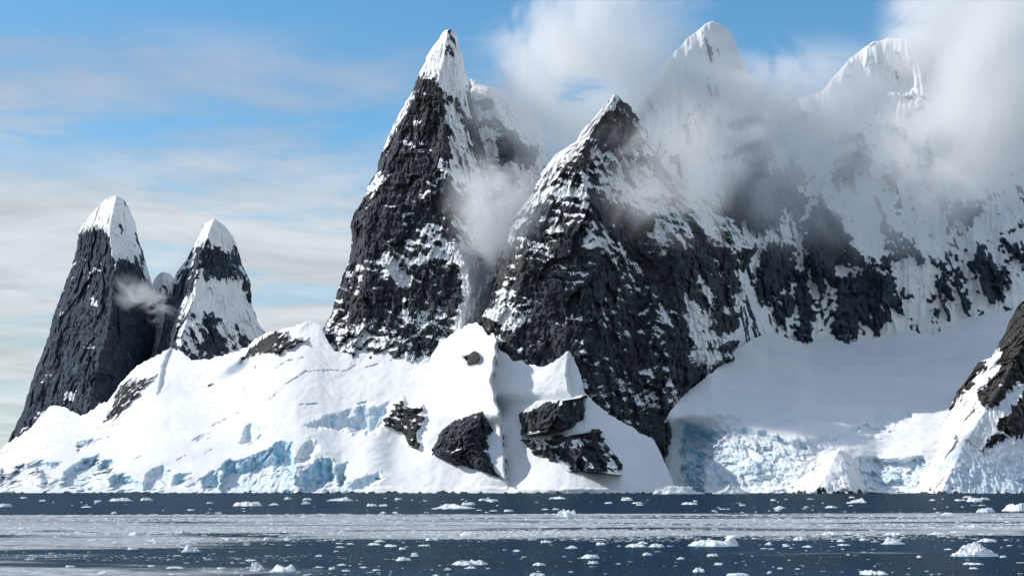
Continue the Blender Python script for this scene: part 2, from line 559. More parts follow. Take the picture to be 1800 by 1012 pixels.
# --- the tallest tower
capC = [(730, 30), (815, 30), (830, 150), (806, 175), (790, 160), (776, 150), (768, 140), (752, 128), (730, 138)]
o = tower('mountain',
          [(790, 52), (781, 54), (767, 74), (755, 92), (744, 115), (734, 135), (726, 158), (715, 178), (701, 203), (689, 226), (681, 246), (669, 272), (663, 301), (646, 330), (635, 355), (623, 373), (616, 398), (619, 421), (615, 456), (603, 484), (592, 513), (586, 545), (575, 565), (557, 593), (535, 625), (520, 690)],
          [(794, 52), (801, 57), (804, 72), (812, 95), (818, 123), (826, 152), (832, 200), (850, 260), (870, 330), (884, 400), (880, 480), (868, 540), (860, 690)],
          [[(735, 150, 75), (668, 330, 75), (645, 420, 70), (640, 560, 70), (620, 690, 50)],
           [(787, 54, 0), (781, 95, 0), (772, 135, 0), (774, 169, 0), (778, 221, 0), (781, 261, 0), (787, 307, 0), (790, 347, 0), (792, 387, 0), (804, 433, 0), (821, 473, -10), (828, 507, -10), (815, 560, -10), (770, 690, -20)],
           [(800, 70, 45), (812, 200, 70), (830, 330, 90), (850, 430, 110), (852, 540, 100), (850, 690, 60)]],
          2440, 0.30, M_ROCK, 0.08,
          [([(535, 600), (580, 575), (640, 590), (700, 590), (740, 622), (790, 570), (800, 600), (740, 660), (530, 660)], 0.16, 10),
           ([(800, 440), (890, 380), (890, 480), (872, 565), (795, 580), (818, 520)], 1.0, 8),
           (capC, 0.60, 6),
           (z2([(478, 200), (560, 200), (565, 300), (590, 420), (640, 600), (660, 700), (600, 830), (545, 930), (575, 800), (540, 700), (505, 600), (500, 480), (490, 350)]), 0.42, 6),
           (z2([(580, 720), (660, 680), (640, 800), (600, 880), (520, 970), (540, 900)]), 0.6, 5),
           (z2([(220, 780), (300, 730), (380, 770), (480, 810), (470, 840), (400, 835), (340, 850), (290, 900), (230, 830)]), 0.24, 8),
           (z2([(100, 900), (300, 860), (480, 880), (520, 990), (120, 1010)]), 0.06, 14),
           (z2([(275, 500), (325, 490), (300, 550), (280, 545)]), 0.35, 3),
           (z2([(465, 430), (492, 420), (500, 500), (480, 510)]), 0.4, 3),
           (z2([(300, 420), (355, 300), (390, 240), (400, 250), (350, 345), (310, 440)]), 0.45, 3),
           (z2([(400, 396), (437, 400), (420, 406)]), 0.9, 2),
           (z2([(470, 730), (485, 745), (400, 790), (360, 770)]), 0.3, 3)],
          smooth_polys=[(capC, 4), (z2([(585, 720), (660, 690), (640, 800), (560, 930), (545, 930)]), 5)],
          d_left=150, d_right=200, parts=[('snow_cap', capC)], rough=1.0, seed=5, snowflute=2.4)
tag(o, 'tallest dark tower in the middle, ending in a sharp snowy point against blue sky', 'mountain', kind='structure')

# --- great dark peak right of it
o = tower('mountain',
          [(1080, 166), (1072, 175), (1053, 197), (1037, 216), (1021, 232), (1012, 251), (1005, 254), (974, 273), (952, 304), (936, 336), (920, 361), (901, 387), (885, 412), (875, 450), (866, 494), (857, 538), (846, 557), (850, 590), (850, 700), (900, 860)],
          [(1083, 166), (1110, 190), (1141, 235), (1180, 298), (1243, 349), (1293, 393), (1326, 437), (1312, 481), (1302, 532), (1298, 583), (1292, 625), (1270, 655), (1240, 680), (1190, 720), (1165, 860)],
          [[(1075, 175, 60), (985, 290, 60), (925, 420, 60), (905, 560, 50), (900, 700, 30), (930, 860, 20)],
           [(1081, 167, 0), (1030, 250, 0), (1018, 280, 0), (1028, 330, 0), (1043, 380, 0), (1043, 425, 0), (1040, 494, 0), (1037, 545, 0), (1028, 595, 0), (1024, 665, 0), (1030, 860, -10)],
           [(1090, 185, 60), (1110, 330, 90), (1130, 480, 95), (1120, 600, 80), (1110, 760, 50), (1110, 860, 40)],
           [(1095, 190, 80), (1160, 330, 120), (1185, 420, 75), (1190, 540, 75), (1180, 690, 70), (1150, 860, 50)],
           [(1100, 195, 110), (1190, 330, 170), (1235, 420, 160), (1240, 540, 150), (1215, 650, 110), (1158, 860, 60)]],
          2240, 0.28, M_ROCK, 0.25,
          [(z3([(330, 180), (440, 40), (455, 60), (400, 110), (350, 190)]), 0.6, 3),
           (z3([(260, 220), (330, 180), (335, 205), (290, 250), (260, 300)]), 0.45, 4),
           (z3([(345, 230), (500, 200), (560, 260), (600, 330), (500, 360), (420, 330), (360, 300)]), 0.16, 12),
           (z3([(90, 640), (200, 650), (380, 665), (370, 685), (200, 690), (110, 690)]), 0.40, 4),
           (z3([(100, 450), (360, 430), (370, 600), (110, 620)]), -0.13, 12),
           (z3([(110, 700), (340, 690), (330, 760), (200, 800), (130, 760)]), -0.10, 8),
           (z3([(365, 560), (470, 640), (560, 740), (590, 880), (570, 980), (430, 930), (360, 820)]), -0.22, 14),
           (z3([(585, 420), (625, 420), (640, 640), (650, 800), (600, 860), (585, 640)]), -0.2, 8),
           (z3([(560, 560), (590, 600), (560, 740), (470, 690), (510, 560)]), 0.10, 10),
           (z3([(630, 600), (700, 640), (790, 720), (760, 800), (650, 790)]), 0.30, 10),
           (z3([(560, 230), (690, 340), (850, 460), (820, 620), (790, 740), (740, 640), (760, 500), (640, 420)]), 0.16, 14),
           (z3([(140, 440), (180, 430), (205, 450), (170, 475)]), 0.35, 3),
           (z3([(335, 300), (370, 330), (390, 470), (360, 470)]), 0.2, 5)],
          d_left=130, d_right=260, back=200, seed=6, rough=1.05, jagr=9.0)
tag(o, 'broad black pyramid peak mottled with snow right of the tallest tower', 'mountain', kind='structure')

# --- snow wall closing the right side
def wall():
    st = 1.8
    xs = np.arange(1080, 1960, st).astype(np.float32)
    top = np.interp(xs, [1080, 1120, 1170, 1207, 1225, 1241, 1253, 1269, 1284, 1292, 1298, 1308, 1318, 1336, 1363, 1395, 1419, 1443, 1466, 1480, 1494, 1518, 1537, 1565, 1593, 1624, 1664, 1720, 1800, 1960],
                    [260, 190, 110, 69, 55, 41, 38, 43, 55, 71, 91, 111, 130, 154, 170, 174, 170, 162, 135, 119, 103, 85, 73, 67, 67, 79, 111, 125, 120, 180]).astype(np.float32)
    top += 2.0 * fbm(np.stack([xs / 14, xs * 0 + 2, xs * 0], -1), 4)
    nr = 340
    v = np.linspace(0, 1, nr).astype(np.float32)
    bot = 700.0
    py = top[None] + (bot - top[None]) * v[:, None]
    px = np.repeat(xs[None], nr, 0)
    base = 2960.0
    dep = 0.50 * (bot - py) + 0.28 * (px - 1400) - 480 * sstep(px, 1430, 1150)
    Pr = unproj(px, py, base + dep)
    rocks = [z5([(255, 160), (300, 90), (370, 100), (385, 180), (330, 260), (290, 300), (255, 250)]),
             z5([(385, 170), (430, 150), (440, 270), (440, 450), (400, 440), (400, 300), (385, 230)]),
             z5([(315, 290), (370, 250), (385, 290), (355, 360), (320, 370)]),
             z5([(430, 0), (480, -60), (540, -10), (575, 60), (550, 140), (490, 240), (450, 230), (425, 120)]),
             z5([(520, 260), (555, 205), (600, 190), (650, 175), (700, 200), (740, 250), (780, 265), (740, 310), (690, 360), (670, 400), (650, 400), (640, 345), (600, 370), (595, 430), (560, 440), (520, 350)]),
             z5([(865, 200), (885, 195), (915, 250), (915, 310), (880, 310), (865, 260)]),
             z5([(900, 150), (940, 170), (985, 260), (990, 300), (960, 280), (920, 210)]),
             z5([(990, 130), (1030, 110), (1060, 180), (1100, 260), (1090, 290), (1050, 260), (1010, 200)]),
             z5([(1075, 150), (1110, 200), (1115, 230), (1090, 215)]),
             z5([(1100, 100), (1150, 90), (1180, 150), (1120, 150)]),
             z5([(670, 160), (760, 90), (770, 110), (700, 190)]),
             z4([(820, 680), (860, 560), (900, 620), (960, 640), (970, 720), (920, 800), (850, 860), (790, 840), (780, 780)]),
             z4([(1010, 800), (1060, 740), (1105, 800), (1040, 840)]),
             z4([(1260, 570), (1340, 560), (1320, 620), (1260, 610)]),
             z4([(160, 500), (240, 520), (300, 560), (370, 600), (440, 600), (520, 640), (530, 690), (470, 690), (380, 660), (300, 610), (180, 560)]),
             z4([(510, 720), (560, 700), (640, 780), (670, 920), (640, 980), (600, 900), (520, 860)]),
             z4([(660, 500), (720, 480), (740, 530), (690, 600)]),
             z4([(1205, 770), (1260, 770), (1260, 820), (1215, 810)]),
             z4([(1320, 940), (1420, 880), (1425, 960), (1290, 1000)]),
             z4([(300, 700), (480, 700), (560, 900), (560, 1010), (300, 1010)])]
    wx = 13 * fbm(Pr / 36.0, 5, 0.6)
    wy = 14 * fbm(Pr / 40.0 + 40, 4, 0.6) + 26 * fbm(np.stack([(Pr[..., 0] + 0.15 * Pr[..., 2]) / 15, Pr[..., 1] / 90, Pr[..., 2] / 170], -1), 4)
    rk = np.zeros_like(px)
    for p in rocks:
        rk = np.maximum(rk, sstep(poly_sd(px + wx, py + wy, p), -9, 12))
    # ribs and couloirs run down the face
    Q = np.stack([px / 95 + 0.5 * fbm(Pr / 200, 2), py * 0 + 4, py / 420], -1)
    rib = ridged(Q, 3)
    dep = dep - 38 * rib - 22 * rk
    Q2 = np.stack([px / 10 + 0.35 * fbm(Pr / 70, 2), py * 0 + 8, py / 150], -1)
    fl = sstep(py, 620, 500)
    dep = dep - fl * (7.0 * ridged(Q2, 3) + 6 * fbm(Pr / 90.0, 3) + 3.0 * facet(Pr / np.array([22, 22, 60], np.float32), 0.7))
    dome = sstep(poly_sd(px, py, [(1180, 20), (1330, 20), (1345, 200), (1300, 240), (1230, 230), (1190, 120)]), -20, 20)
    dep = dep + dome * 0.9 * np.abs(px - 1258) - 30 * dome
    rd = rock_disp(Pr + 900, 0.9, 1.0, 0.8, 0.3)
    dep = dep + rd * (0.30 + 0.70 * rk) * sstep(py, top[None] - 5, top[None] + 40)
    dep = dep + 25 * np.exp(-(py - top[None]) / 9.0)
    P = unproj(px, py, base + dep)
    N = grid_normals(P)
    sc = 0.92 + 0.25 * sstep(py, top[None] + 130, top[None] + 40) - 1.05 * rk + 0.75 * (blur(N, 1)[..., 2] - 0.4) + 0.40 * fbm(np.stack([(Pr[..., 0] + 0.2 * Pr[..., 2]) / 16, Pr[..., 1] / 60, Pr[..., 2] / 110], -1), 6, 0.6) - 0.10 * sstep(rib, 0.5, 1.2) + 0.2 * fbm(Pr / 70.0, 2)
    snow = sstep(sc, 0.28, 0.62)
    # back sheet closes the ridge
    back = unproj(px[0], py[0] + 60, base + dep[0] + 260)[None]
    back2 = unproj(px[0], py[0] * 0 + 690, base + dep[0] + 500)[None]
    V = np.concatenate([back2, back, P], 0)
    A = {'snow': np.concatenate([np.ones((2, len(xs)), np.float32), snow], 0), 'ice': np.zeros((nr + 2, len(xs)), np.float32)}
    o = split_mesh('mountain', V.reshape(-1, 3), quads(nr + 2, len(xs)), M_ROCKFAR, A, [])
    tag(o, 'long snow-plastered wall at the right with rock ribs, its summits in cloud', 'mountain', kind='structure')


wall()


# ------------------------------------------------------------------ snow slopes and glaciers
def relief(name, x0, x1, top, shore, ytop, gpolys, offs, ice_polys, rock_polys, bottom=869.0, st=1.7, nr=230, icerough=1.0, und=1.0, seed=0, shadecrev=1.0,
           gbands=None, gsm=26, maxcut=62, mat=None, shore_rock=1.0, cracks=()):
    xs = np.arange(x0, x1, st).astype(np.float32)
    tp = np.interp(xs, [a for a, b in top], [b for a, b in top]).astype(np.float32)
    tp = tp + 4.0 * fbm(np.stack([xs / 13, xs * 0 + 5 + seed, xs * 0], -1), 5, 0.6)
    v = np.linspace(0, 1, nr).astype(np.float32)
    py = bottom + (tp[None] - bottom) * v[:, None]          # row 0 is the waterline
    px = np.repeat(xs[None], nr, 0)
    ysh = np.interp(xs, [a for a, b in shore], [b for a, b in shore])
    yt = np.interp(xs, [a for a, b in ytop], [b for a, b in ytop])
    P0 = unproj(px, py, ysh[None] + (yt - ysh)[None] * v[:, None]) + seed * 77.0
    wx, wy = 9 * fbm(P0 / 26.0, 4), 6 * fbm(P0 / 26.0 + 33, 4)
    ice = np.zeros_like(px)
    for p, val, fe in ice_polys:
        m = val * sstep(poly_sd(px + wx, py + wy, p), -fe, fe)
        ice = np.maximum(ice, m)

    def bx(A, k):
        B = np.pad(A, ((0, 0), (k, k)), mode='edge')
        B = np.cumsum(np.concatenate([B[:, :1] * 0, B], 1), 1, dtype=np.float64)
        return ((B[:, 2 * k + 1:] - B[:, :-2 * k - 1]) / (2 * k + 1)).astype(np.float32)
    # a smooth slope from the water to the top edge; its profile may be flat or steep in bands of height
    tps = bx(bx(tp[None], gsm), gsm)[0]
    rw = np.linspace(bottom, 480, 400)
    gg = np.interp(rw, [a for a, b in gbands], [b for a, b in gbands]) if gbands else np.ones_like(rw)
    cum = np.cumsum(gg)
    ct = np.interp(-tps, -rw, cum)
    fr = np.interp(-py, -rw, cum) / ct[None]
    dep = ysh[None] + (yt - ysh)[None] * np.clip(fr, 0, 1.15)
    slope = ((yt - ysh) / (bottom - tps))[None]
    # calved walls: every ice field is cut back to a near-vertical face, deepest at its foot
    cut = np.zeros_like(px)
    for p, val, fe in ice_polys:
        m = sstep(poly_sd(px + wx, py + wy, p), -fe, fe)
        ins = m > 0.5
        first = np.where(ins.any(0), np.where(ins, py, 9999).min(0), 9999)
        fin = first < 9000
        if fin.sum() < 3:
            continue
        first = np.interp(xs, xs[fin], first[fin])
        first = bx(first[None], 3)
        cut = np.maximum(cut, min(1.0, 1.3 * val) * m * np.clip(slope * (py - first) + 5, 0, maxcut))
    dep = dep + cut
    # shore step
    sh = 857 + 5 * fbm(np.stack([px / 40, px * 0 + seed, px * 0], -1), 3)
    dep = dep - 7 * sstep(py, sh - 2.5, sh + 2.5)
    for fn in offs:
        dep = dep + fn(px, py, P0)
    # relief of snow, seracs, crevasses
    sn = und * (9 * fbm(P0 / 160.0, 4) + 1.3 * fbm(P0 / 22.0, 3) + 0.35 * fbm(P0 / 5.0, 2))
    q = P0 / np.array([11, 30, 26], np.float32) + 0.35 * fbm(P0 / 30.0, 3)[..., None]
    se = 5.0 * facet(q * 0.6, 0.6) + 1.5 * facet(q * 2.0 + 4, 0.6) - 2.2 * ridged(P0 / np.array([9, 60, 45], np.float32), 3) + 0.8 * fbm(P0 / 3.0, 2)
    rk = np.zeros_like(px)
    for p, val, fe in rock_polys:
        rk = np.maximum(rk, val * sstep(poly_sd(px + wx, py + wy, p), -fe, fe))
    im = np.clip(blur(ice, 3) * 1.1, 0, 1)
    dep = dep + sn + icerough * se * im + rock_disp(P0 + 50, 0.55) * rk - 9 * rk
    for pts in cracks:                                            # thin crevasses
        m = np.zeros_like(px)
        for a, b in zip(pts[:-1], pts[1:]):
            ex, ey = b[0] - a[0], b[1] - a[1]
            qx, qy = px + 0.25 * wx - a[0], py + 0.35 * wy - a[1]
            tt = np.clip((qx * ex + qy * ey) / (ex * ex + ey * ey), 0, 1)
            m = np.maximum(m, np.exp(-((qx - tt * ex) ** 2 + ((qy - tt * ey) * 1.5) ** 2) / 3.0))
        m = m * (0.35 + 0.65 * sstep(fbm(P0 / 9.0, 2), -0.3, 0.2))
        dep = dep + 5.0 * m
        ice = np.maximum(ice, 0.5 * m)
    P = unproj(px, py, dep)
    N = grid_normals(P)
    # blue ice only where the wall is steep and fresh; snow sits on its ledges
    nz = blur(N, 1)[..., 2]
    icef = ice * (0.25 + 0.75 * sstep(nz + 0.15 * fbm(P0 / 9.0, 3), 0.62, 0.30))
    snow = np.ones_like(px)
    if rock_polys:
        snow = np.minimum(snow, 1 - sstep(rk - sstep(rk, 0.02, 0.4) * (0.75 * (blur(N, 2)[..., 2] - 0.25) + 0.5 * fbm(P0 / 9.0, 4)), 0.35, 0.6))
    # wet black rock line along the water
    zz = P[..., 2]
    nn = fbm(np.stack([px / 14, px * 0 + 3, py / 30], -1), 4) + 0.4 * fbm(P0 / 60.0, 2)
    hgt = shore_rock * np.clip(0.3 + 4.5 * nn, -1.0, 6)
    snow = np.where(zz < hgt, 0.0, snow)
    bk = unproj(px[-1], py[-1] + 2, dep[-1] + 60)[None]
    bk2 = unproj(px[-1], py[-1] + 60, dep[-1] + 150)[None]
    V = np.concatenate([P, bk, bk2], 0)
    A = {'snow': np.concatenate([snow, snow[-1:], snow[-1:]], 0), 'ice': np.concatenate([icef, icef[-1:], icef[-1:]], 0)}
    return split_mesh(name, V.reshape(-1, 3), quads(nr + 2, len(xs)), mat or M_GLACIER, A, [])


# --- left apron: snowfield under the towers
topF = [(-200, 815), (-60, 805), (0, 792), (14, 778), (51, 754), (89, 712), (117, 716), (144, 731), (171, 714), (194, 700), (212, 673), (241, 642), (268, 628), (300, 611), (318, 618), (336, 632), (360, 632), (400, 622), (425, 614), (463, 587), (486, 581), (520, 572), (544, 563), (560, 568), (572, 590), (588, 618), (611, 620), (638, 608), (687, 606), (708, 629), (737, 643), (755, 632), (773, 600), (791, 589), (817, 571), (835, 566), (846, 572), (858, 590), (867, 583), (876, 612), (900, 632), (954, 645), (983, 630), (999, 616), (1008, 625), (1021, 661), (1028, 692), (1045, 706), (1069, 726), (1120, 757), (1150, 772), (1185, 850)]
shoreF = [(-200, 2150), (0, 2180), (200, 2200), (380, 2170), (520, 2160), (600, 2185), (760, 2150), (890, 2125), (1000, 2092), (1090, 2100), (1140, 2140), (1185, 2210)]
ytopF = [(-200, 2600), (0, 2800), (200, 2850), (300, 2830), (440, 2740), (480, 2620), (560, 2560), (700, 2480), (800, 2420), (850, 2330), (900, 2280), (1030, 2225), (1060, 2240), (1185, 2262)]


def line_off(pts, amp_l, wl, amp_r, wr):
    """a step running along a line: amp_l fades out to the left over wl, amp_r to the right over wr"""
    def fn(px, py, P):
        lx = prof(pts, py)
        dx = px - lx + 3 * fbm(P / 25.0, 2)
        y0, y1 = min(p[1] for p in pts), max(p[1] for p in pts)
        f = sstep(py, y0 - 12, y0 + 15) * sstep(py, y1 + 12, y1 - 15)
        return f * np.where(dx < 0, amp_l * np.exp(dx / wl), amp_r * np.exp(-dx / wr) * sstep(dx, 0, 5) + amp_l * (1 - sstep(dx, 0, 5)))
    return fn


def gap_off(pts, amp, w):
    """everything left of a line lies further back"""
    def fn(px, py, P):
        dx = px - prof(pts, py) + 9 * fbm(P / 18.0, 3)
        return amp * (1 - np.exp(np.minimum(dx, 0) / w)) * np.exp(np.minimum(dx + 110, 0) / 60) * sstep(py, 722, 775)
    return fn


def bump_off(cx, cyy, rx, ry, amp):
    def fn(px, py, P):
        return amp * np.exp(-(((px - cx) / rx) ** 2 + ((py - cyy) / ry) ** 2))
    return fn


iceF = [([(-40, 870), (-40, 846), (40, 842), (70, 850), (95, 838), (150, 836), (205, 845), (260, 848), (300, 836), (345, 840), (392, 826), (400, 870)], 0.42, 4),
        ([(505, 870), (510, 820), (560, 815), (600, 838), (650, 848), (640, 870)], 0.42, 4),
        (z6([(1000, 790), (1010, 650), (1170, 600), (1250, 555), (1320, 560), (1330, 650), (1325, 800)]), 1.0, 4),
        (z6([(1340, 700), (1430, 640), (1500, 625), (1500, 720), (1430, 790), (1350, 790)]), 1.0, 3),
        (z6([(1510, 660), (1580, 650), (1560, 720), (1520, 760)]), 0.8, 4),
        (z6([(1560, 770), (1620, 720), (1700, 700), (1740, 720), (1650, 780)]), 0.7, 5),
        (z6([(780, 740), (800, 700), (870, 690), (850, 745), (800, 760)]), 0.9, 4),
        (z6([(910, 770), (920, 710), (990, 680), (1000, 790)]), 0.9, 4),
        (z6([(640, 780), (660, 690), (740, 650), (780, 700), (770, 780)]), 0.55, 6),
        (z6([(500, 780), (500, 700), (580, 700), (640, 740), (640, 790)]), 0.75, 5),
        (z6([(270, 760), (300, 690), (380, 630), (440, 610), (440, 690), (390, 780)]), 0.8, 4),
        (z6([(450, 690), (465, 630), (520, 640), (490, 690)]), 0.9, 4),
        (z6([(30, 720), (90, 655), (180, 640), (290, 640), (250, 700), (210, 750), (170, 680), (60, 740)]), 0.6, 4),
        (z6([(0, 760), (0, 660), (20, 680), (40, 770)]), 0.6, 5),
        (z6([(1360, 490), (1500, 425), (1620, 405), (1690, 400), (1770, 375), (1740, 440), (1690, 520), (1620, 510), (1520, 500)]), 0.62, 5),
        (z6([(1100, 560), (1110, 470), (1200, 470), (1250, 500), (1180, 560)]), 0.45, 6),
        (z6([(1320, 660), (1400, 540), (1450, 570), (1400, 640)]), 0.45, 6),
        (z6([(355, 590), (365, 550), (500, 530), (400, 570)]), 0.55, 4),
        (z6([(880, 550), (920, 520), (960, 500), (930, 550)]), 0.5, 4),
        (z6([(1610, 380), (1660, 375), (1660, 395), (1620, 395)]), 0.7, 3)]
rockF = [([(183, 739), (198, 707), (209, 678), (229, 668), (278, 658), (250, 679), (232, 701), (206, 727)], 1.0, 4),
         (z6([(1065, 200), (1110, 150), (1180, 90), (1240, 55), (1290, 60), (1290, 100), (1390, 90), (1300, 140), (1260, 160), (1170, 155)]), 1.0, 4),
         (z6([(930, 310), (950, 290), (970, 292)]), 0.9, 3),
         (z6([(1125, 220), (1160, 205), (1150, 218)]), 0.9, 3),
         (z7([(595, 185), (640, 155), (685, 170), (660, 215), (615, 220)]), 1.0, 3),
         (z7([(190, 520), (240, 440), (300, 375), (312, 420), (390, 430), (400, 470), (380, 560), (385, 640), (330, 610), (300, 540)]), 0.95, 6)]
o = relief('snowfield', -200, 1186, topF, shoreF, ytopF,
           [(z7([(740, 150), (770, 150), (790, 320), (880, 520), (900, 620), (860, 560), (780, 430), (730, 370), (720, 290)]), 0.7, 8),
            (z7([(880, 560), (790, 420), (800, 780), (1020, 830), (1100, 760), (930, 680)]), 1.5, 10)],
           [line_off([(874, 588), (868, 630), (862, 670), (870, 705), (878, 740)], -40, 45, 45, 70),
            line_off([(872, 700), (880, 760), (888, 850)], -10, 40, 48, 70),
            line_off([(1000, 612), (994, 660), (1003, 695)], -12, 40, 30, 30),
            line_off([(300, 606), (285, 640), (275, 690)], -8, 45, 12, 50),
            bump_off(700, 800, 35, 60, 14), bump_off(655, 800, 30, 60, -12), bump_off(960, 845, 60, 18, -14), bump_off(1050, 855, 70, 12, -10),
            bump_off(340, 680, 60, 22, 22), bump_off(60, 840, 25, 25, -14)],
           iceF, rockF, seed=1, nr=300,
           cracks=[z6(c) for c in ([(1100, 320), (1200, 260), (1300, 190), (1370, 172)], [(1360, 385), (1455, 388)], [(1480, 235), (1560, 235), (1610, 210)], [(1660, 220), (1710, 205)],
                                   [(870, 550), (930, 515)], [(440, 495), (500, 480), (610, 475)], [(800, 640), (840, 615)], [(360, 590), (490, 535)], [(0, 610), (110, 570)],
                                   [(600, 640), (640, 620)], [(930, 610), (960, 590)], [(1200, 380), (1260, 330)], [(1110, 350), (1170, 352)], [(940, 500), (990, 470)],
                                   [(210, 580), (330, 560)], [(1000, 470), (1060, 430), (1090, 425)], [(1290, 300), (1380, 240), (1480, 235)])])
tag(o, 'wide bright snowfield under the three left towers, ending in blue ice cliffs', 'snowfield', kind='structure')

# --- right: glacier flowing from the shaded basin
topG = [(1100, 770), (1150, 752), (1165, 745), (1180, 720), (1205, 690), (1250, 655), (1290, 618), (1325, 594), (1365, 585), (1420, 606), (1450, 590), (1495, 604), (1530, 596), (1600, 580), (1640, 590), (1700, 558), (1760, 548), (1960, 520)]
o = relief('glacier', 1100, 1960, topG,
           [(1100, 2235), (1240, 2240), (1330, 2180), (1400, 2150), (1480, 2165), (1540, 2185), (1620, 2150), (1960, 2150)],
           [(1100, 2270), (1180, 2330), (1250, 2470), (1300, 2640), (1350, 2800), (1430, 2940), (1700, 3020), (1960, 3000)],
           [],
           [gap_off([(1238, 870), (1240, 838), (1258, 785), (1292, 745), (1360, 716), (1450, 690)], 95, 16), bump_off(1300, 790, 40, 40, -8)],
           [(z5([(80, 940), (80, 850), (130, 740), (180, 725), (280, 735), (380, 770), (440, 770), (400, 860), (360, 945)]), 0.5, 5),
            (z5([(0, 940), (0, 700), (60, 720), (130, 740), (70, 850), (70, 940)]), 1.0, 6),
            (z5([(380, 770), (520, 745), (640, 690), (760, 660), (800, 690), (660, 760), (560, 790), (430, 830)]), 0.38, 8),
            (z5([(590, 815), (690, 830), (760, 830), (830, 815), (830, 860), (790, 940), (620, 940)]), 0.65, 4)],
           [],
           gbands=[(500, 5.2), (690, 5.0), (720, 2.6), (760, 1.8), (800, 0.9), (870, 0.5)], seed=2, nr=260, icerough=1.35, maxcut=26, shore_rock=0.5, und=1.3)
tag(o, 'glacier tongue flowing from the shaded basin to a crumbling pale blue front', 'glacier', kind='structure')

# --- rounded snow mound in front of the glacier
o = tower('snow_mound', [(1470, 792), (1440, 796), (1420, 804), (1406, 818), (1397, 838), (1388, 856), (1382, 870)], [(1482, 792), (1496, 797), (1506, 814), (1514, 836), (1520, 856), (1523, 870)],
          [[(1474, 792, 10), (1455, 830, 4), (1430, 870, 0)], [(1480, 792, 12), (1492, 830, 10), (1500, 870, 8)]], 2090, 1.2, M_GLACIER, 0.9,
          [([(1370, 780), (1530, 780), (1530, 861), (1480, 864), (1430, 863), (1370, 864)], 1.2, 1.5), ([(1370, 866), (1540, 863), (1540, 890), (1370, 890)], -2.2, 2)],
          smooth_polys=[([(1300, 700), (1600, 700), (1600, 880), (1300, 880)], 5)], d_left=50, d_right=70, back=60, jag=1.0, snowflute=0.5, seed=8)
tag(o, 'smooth rounded snow mound with a dark rock foot before the glacier front', 'snow mound', kind='structure')

# --- rocky spur entering from the right
rockH = [z5([(1168, 270), (1110, 380), (1085, 440), (1060, 490), (1075, 520), (1050, 560), (1010, 600), (1040, 640), (1050, 655), (1090, 640), (1110, 590), (1168, 570), (1400, 500), (1400, 200)]),
         z5([(975, 570), (1000, 565), (980, 600), (960, 640), (920, 670), (900, 700), (925, 620)]),
         z5([(1168, 600), (1130, 640), (1080, 700), (1040, 770), (1030, 810), (1060, 800), (1110, 770), (1168, 735), (1400, 650), (1400, 560)])]
snowH = [z5([(1060, 470), (1085, 440), (1080, 520), (1050, 560), (1000, 610), (1040, 660), (1090, 640), (1110, 590), (1180, 570), (1180, 600), (1080, 700), (1020, 810), (1110, 770), (1200, 735), (1200, 960), (780, 960), (880, 720), (920, 660), (985, 600), (1000, 560)])]
o = tower('mountain', [(1960, 470), (1800, 526), (1786, 544), (1770, 575), (1757, 601), (1745, 627), (1719, 637), (1698, 668), (1683, 688), (1670, 714), (1657, 745), (1647, 786), (1621, 827), (1606, 858), (1598, 871)],
          [(1965, 470), (2000, 500), (2020, 700), (2030, 871)],
          [[(1965, 470, 30), (1820, 560, 10), (1760, 680, 10), (1700, 770, 5), (1650, 871, 0)], [(1970, 480, 60), (1900, 600, 60), (1860, 871, 30)]],
          2060, 0.75, M_ROCKWARM, 0.12,
          [(p, -0.05, 4) for p in rockH] + [(p, 0.9, 4) for p in snowH] +
          [([(1590, 866.5), (1640, 865.5), (1700, 867), (1760, 865), (1820, 866), (1830, 890), (1590, 890)], -3, 1.2)],
          smooth_polys=[(p, 6) for p in snowH], d_left=90, d_right=120, back=150, seed=9, rough=0.9, soft=0.12, snowflute=0.5,
          ice_polys=[(z5([(900, 945), (920, 870), (1000, 840), (1168, 830), (1300, 830), (1300, 950)]), 0.45, 10),
                     (z5([(850, 860), (930, 820), (1010, 790), (940, 840), (860, 880)]), 0.5, 4)])
tag(o, 'brown rocky spur with steep snow banks coming in from the right edge', 'mountain', kind='structure')


# --- dark rock bluffs low on the snow
def bluff(name, pts, Y, lab, cover, bias=(), seed=0, lean=0.55, dl=62, dr=48, parts=()):
    ys = sorted(set(p[1] for p in pts))
    y0, y1 = min(ys), max(ys)
    rows = np.linspace(y0 + 0.5, y1 - 0.5, 16)
    L, Rr = [], []
    n = len(pts)
    for y in rows:
        xx = []
        for i in range(n):
            a, b = pts[i], pts[(i + 1) % n]
            if (a[1] <= y) != (b[1] <= y):
                xx.append(a[0] + (y - a[1]) / (b[1] - a[1]) * (b[0] - a[0]))
        if len(xx) >= 2:
            L.append((min(xx) - 7, y))
            Rr.append((max(xx) + 4, y))
    mid = [((l[0] * 0.45 + r[0] * 0.55), l[1], -6) for l, r in zip(L, Rr)]
    o = tower(name, L, Rr, [mid], Y, lean, M_ROCK, cover, list(bias), rough=0.95, d_left=dl, d_right=dr, back=60, step=1.1, jag=5.0, seed=seed, tilt=-0.12, strata=1.5, parts=parts)
    tag(o, lab, 'rock bluff')
    return o


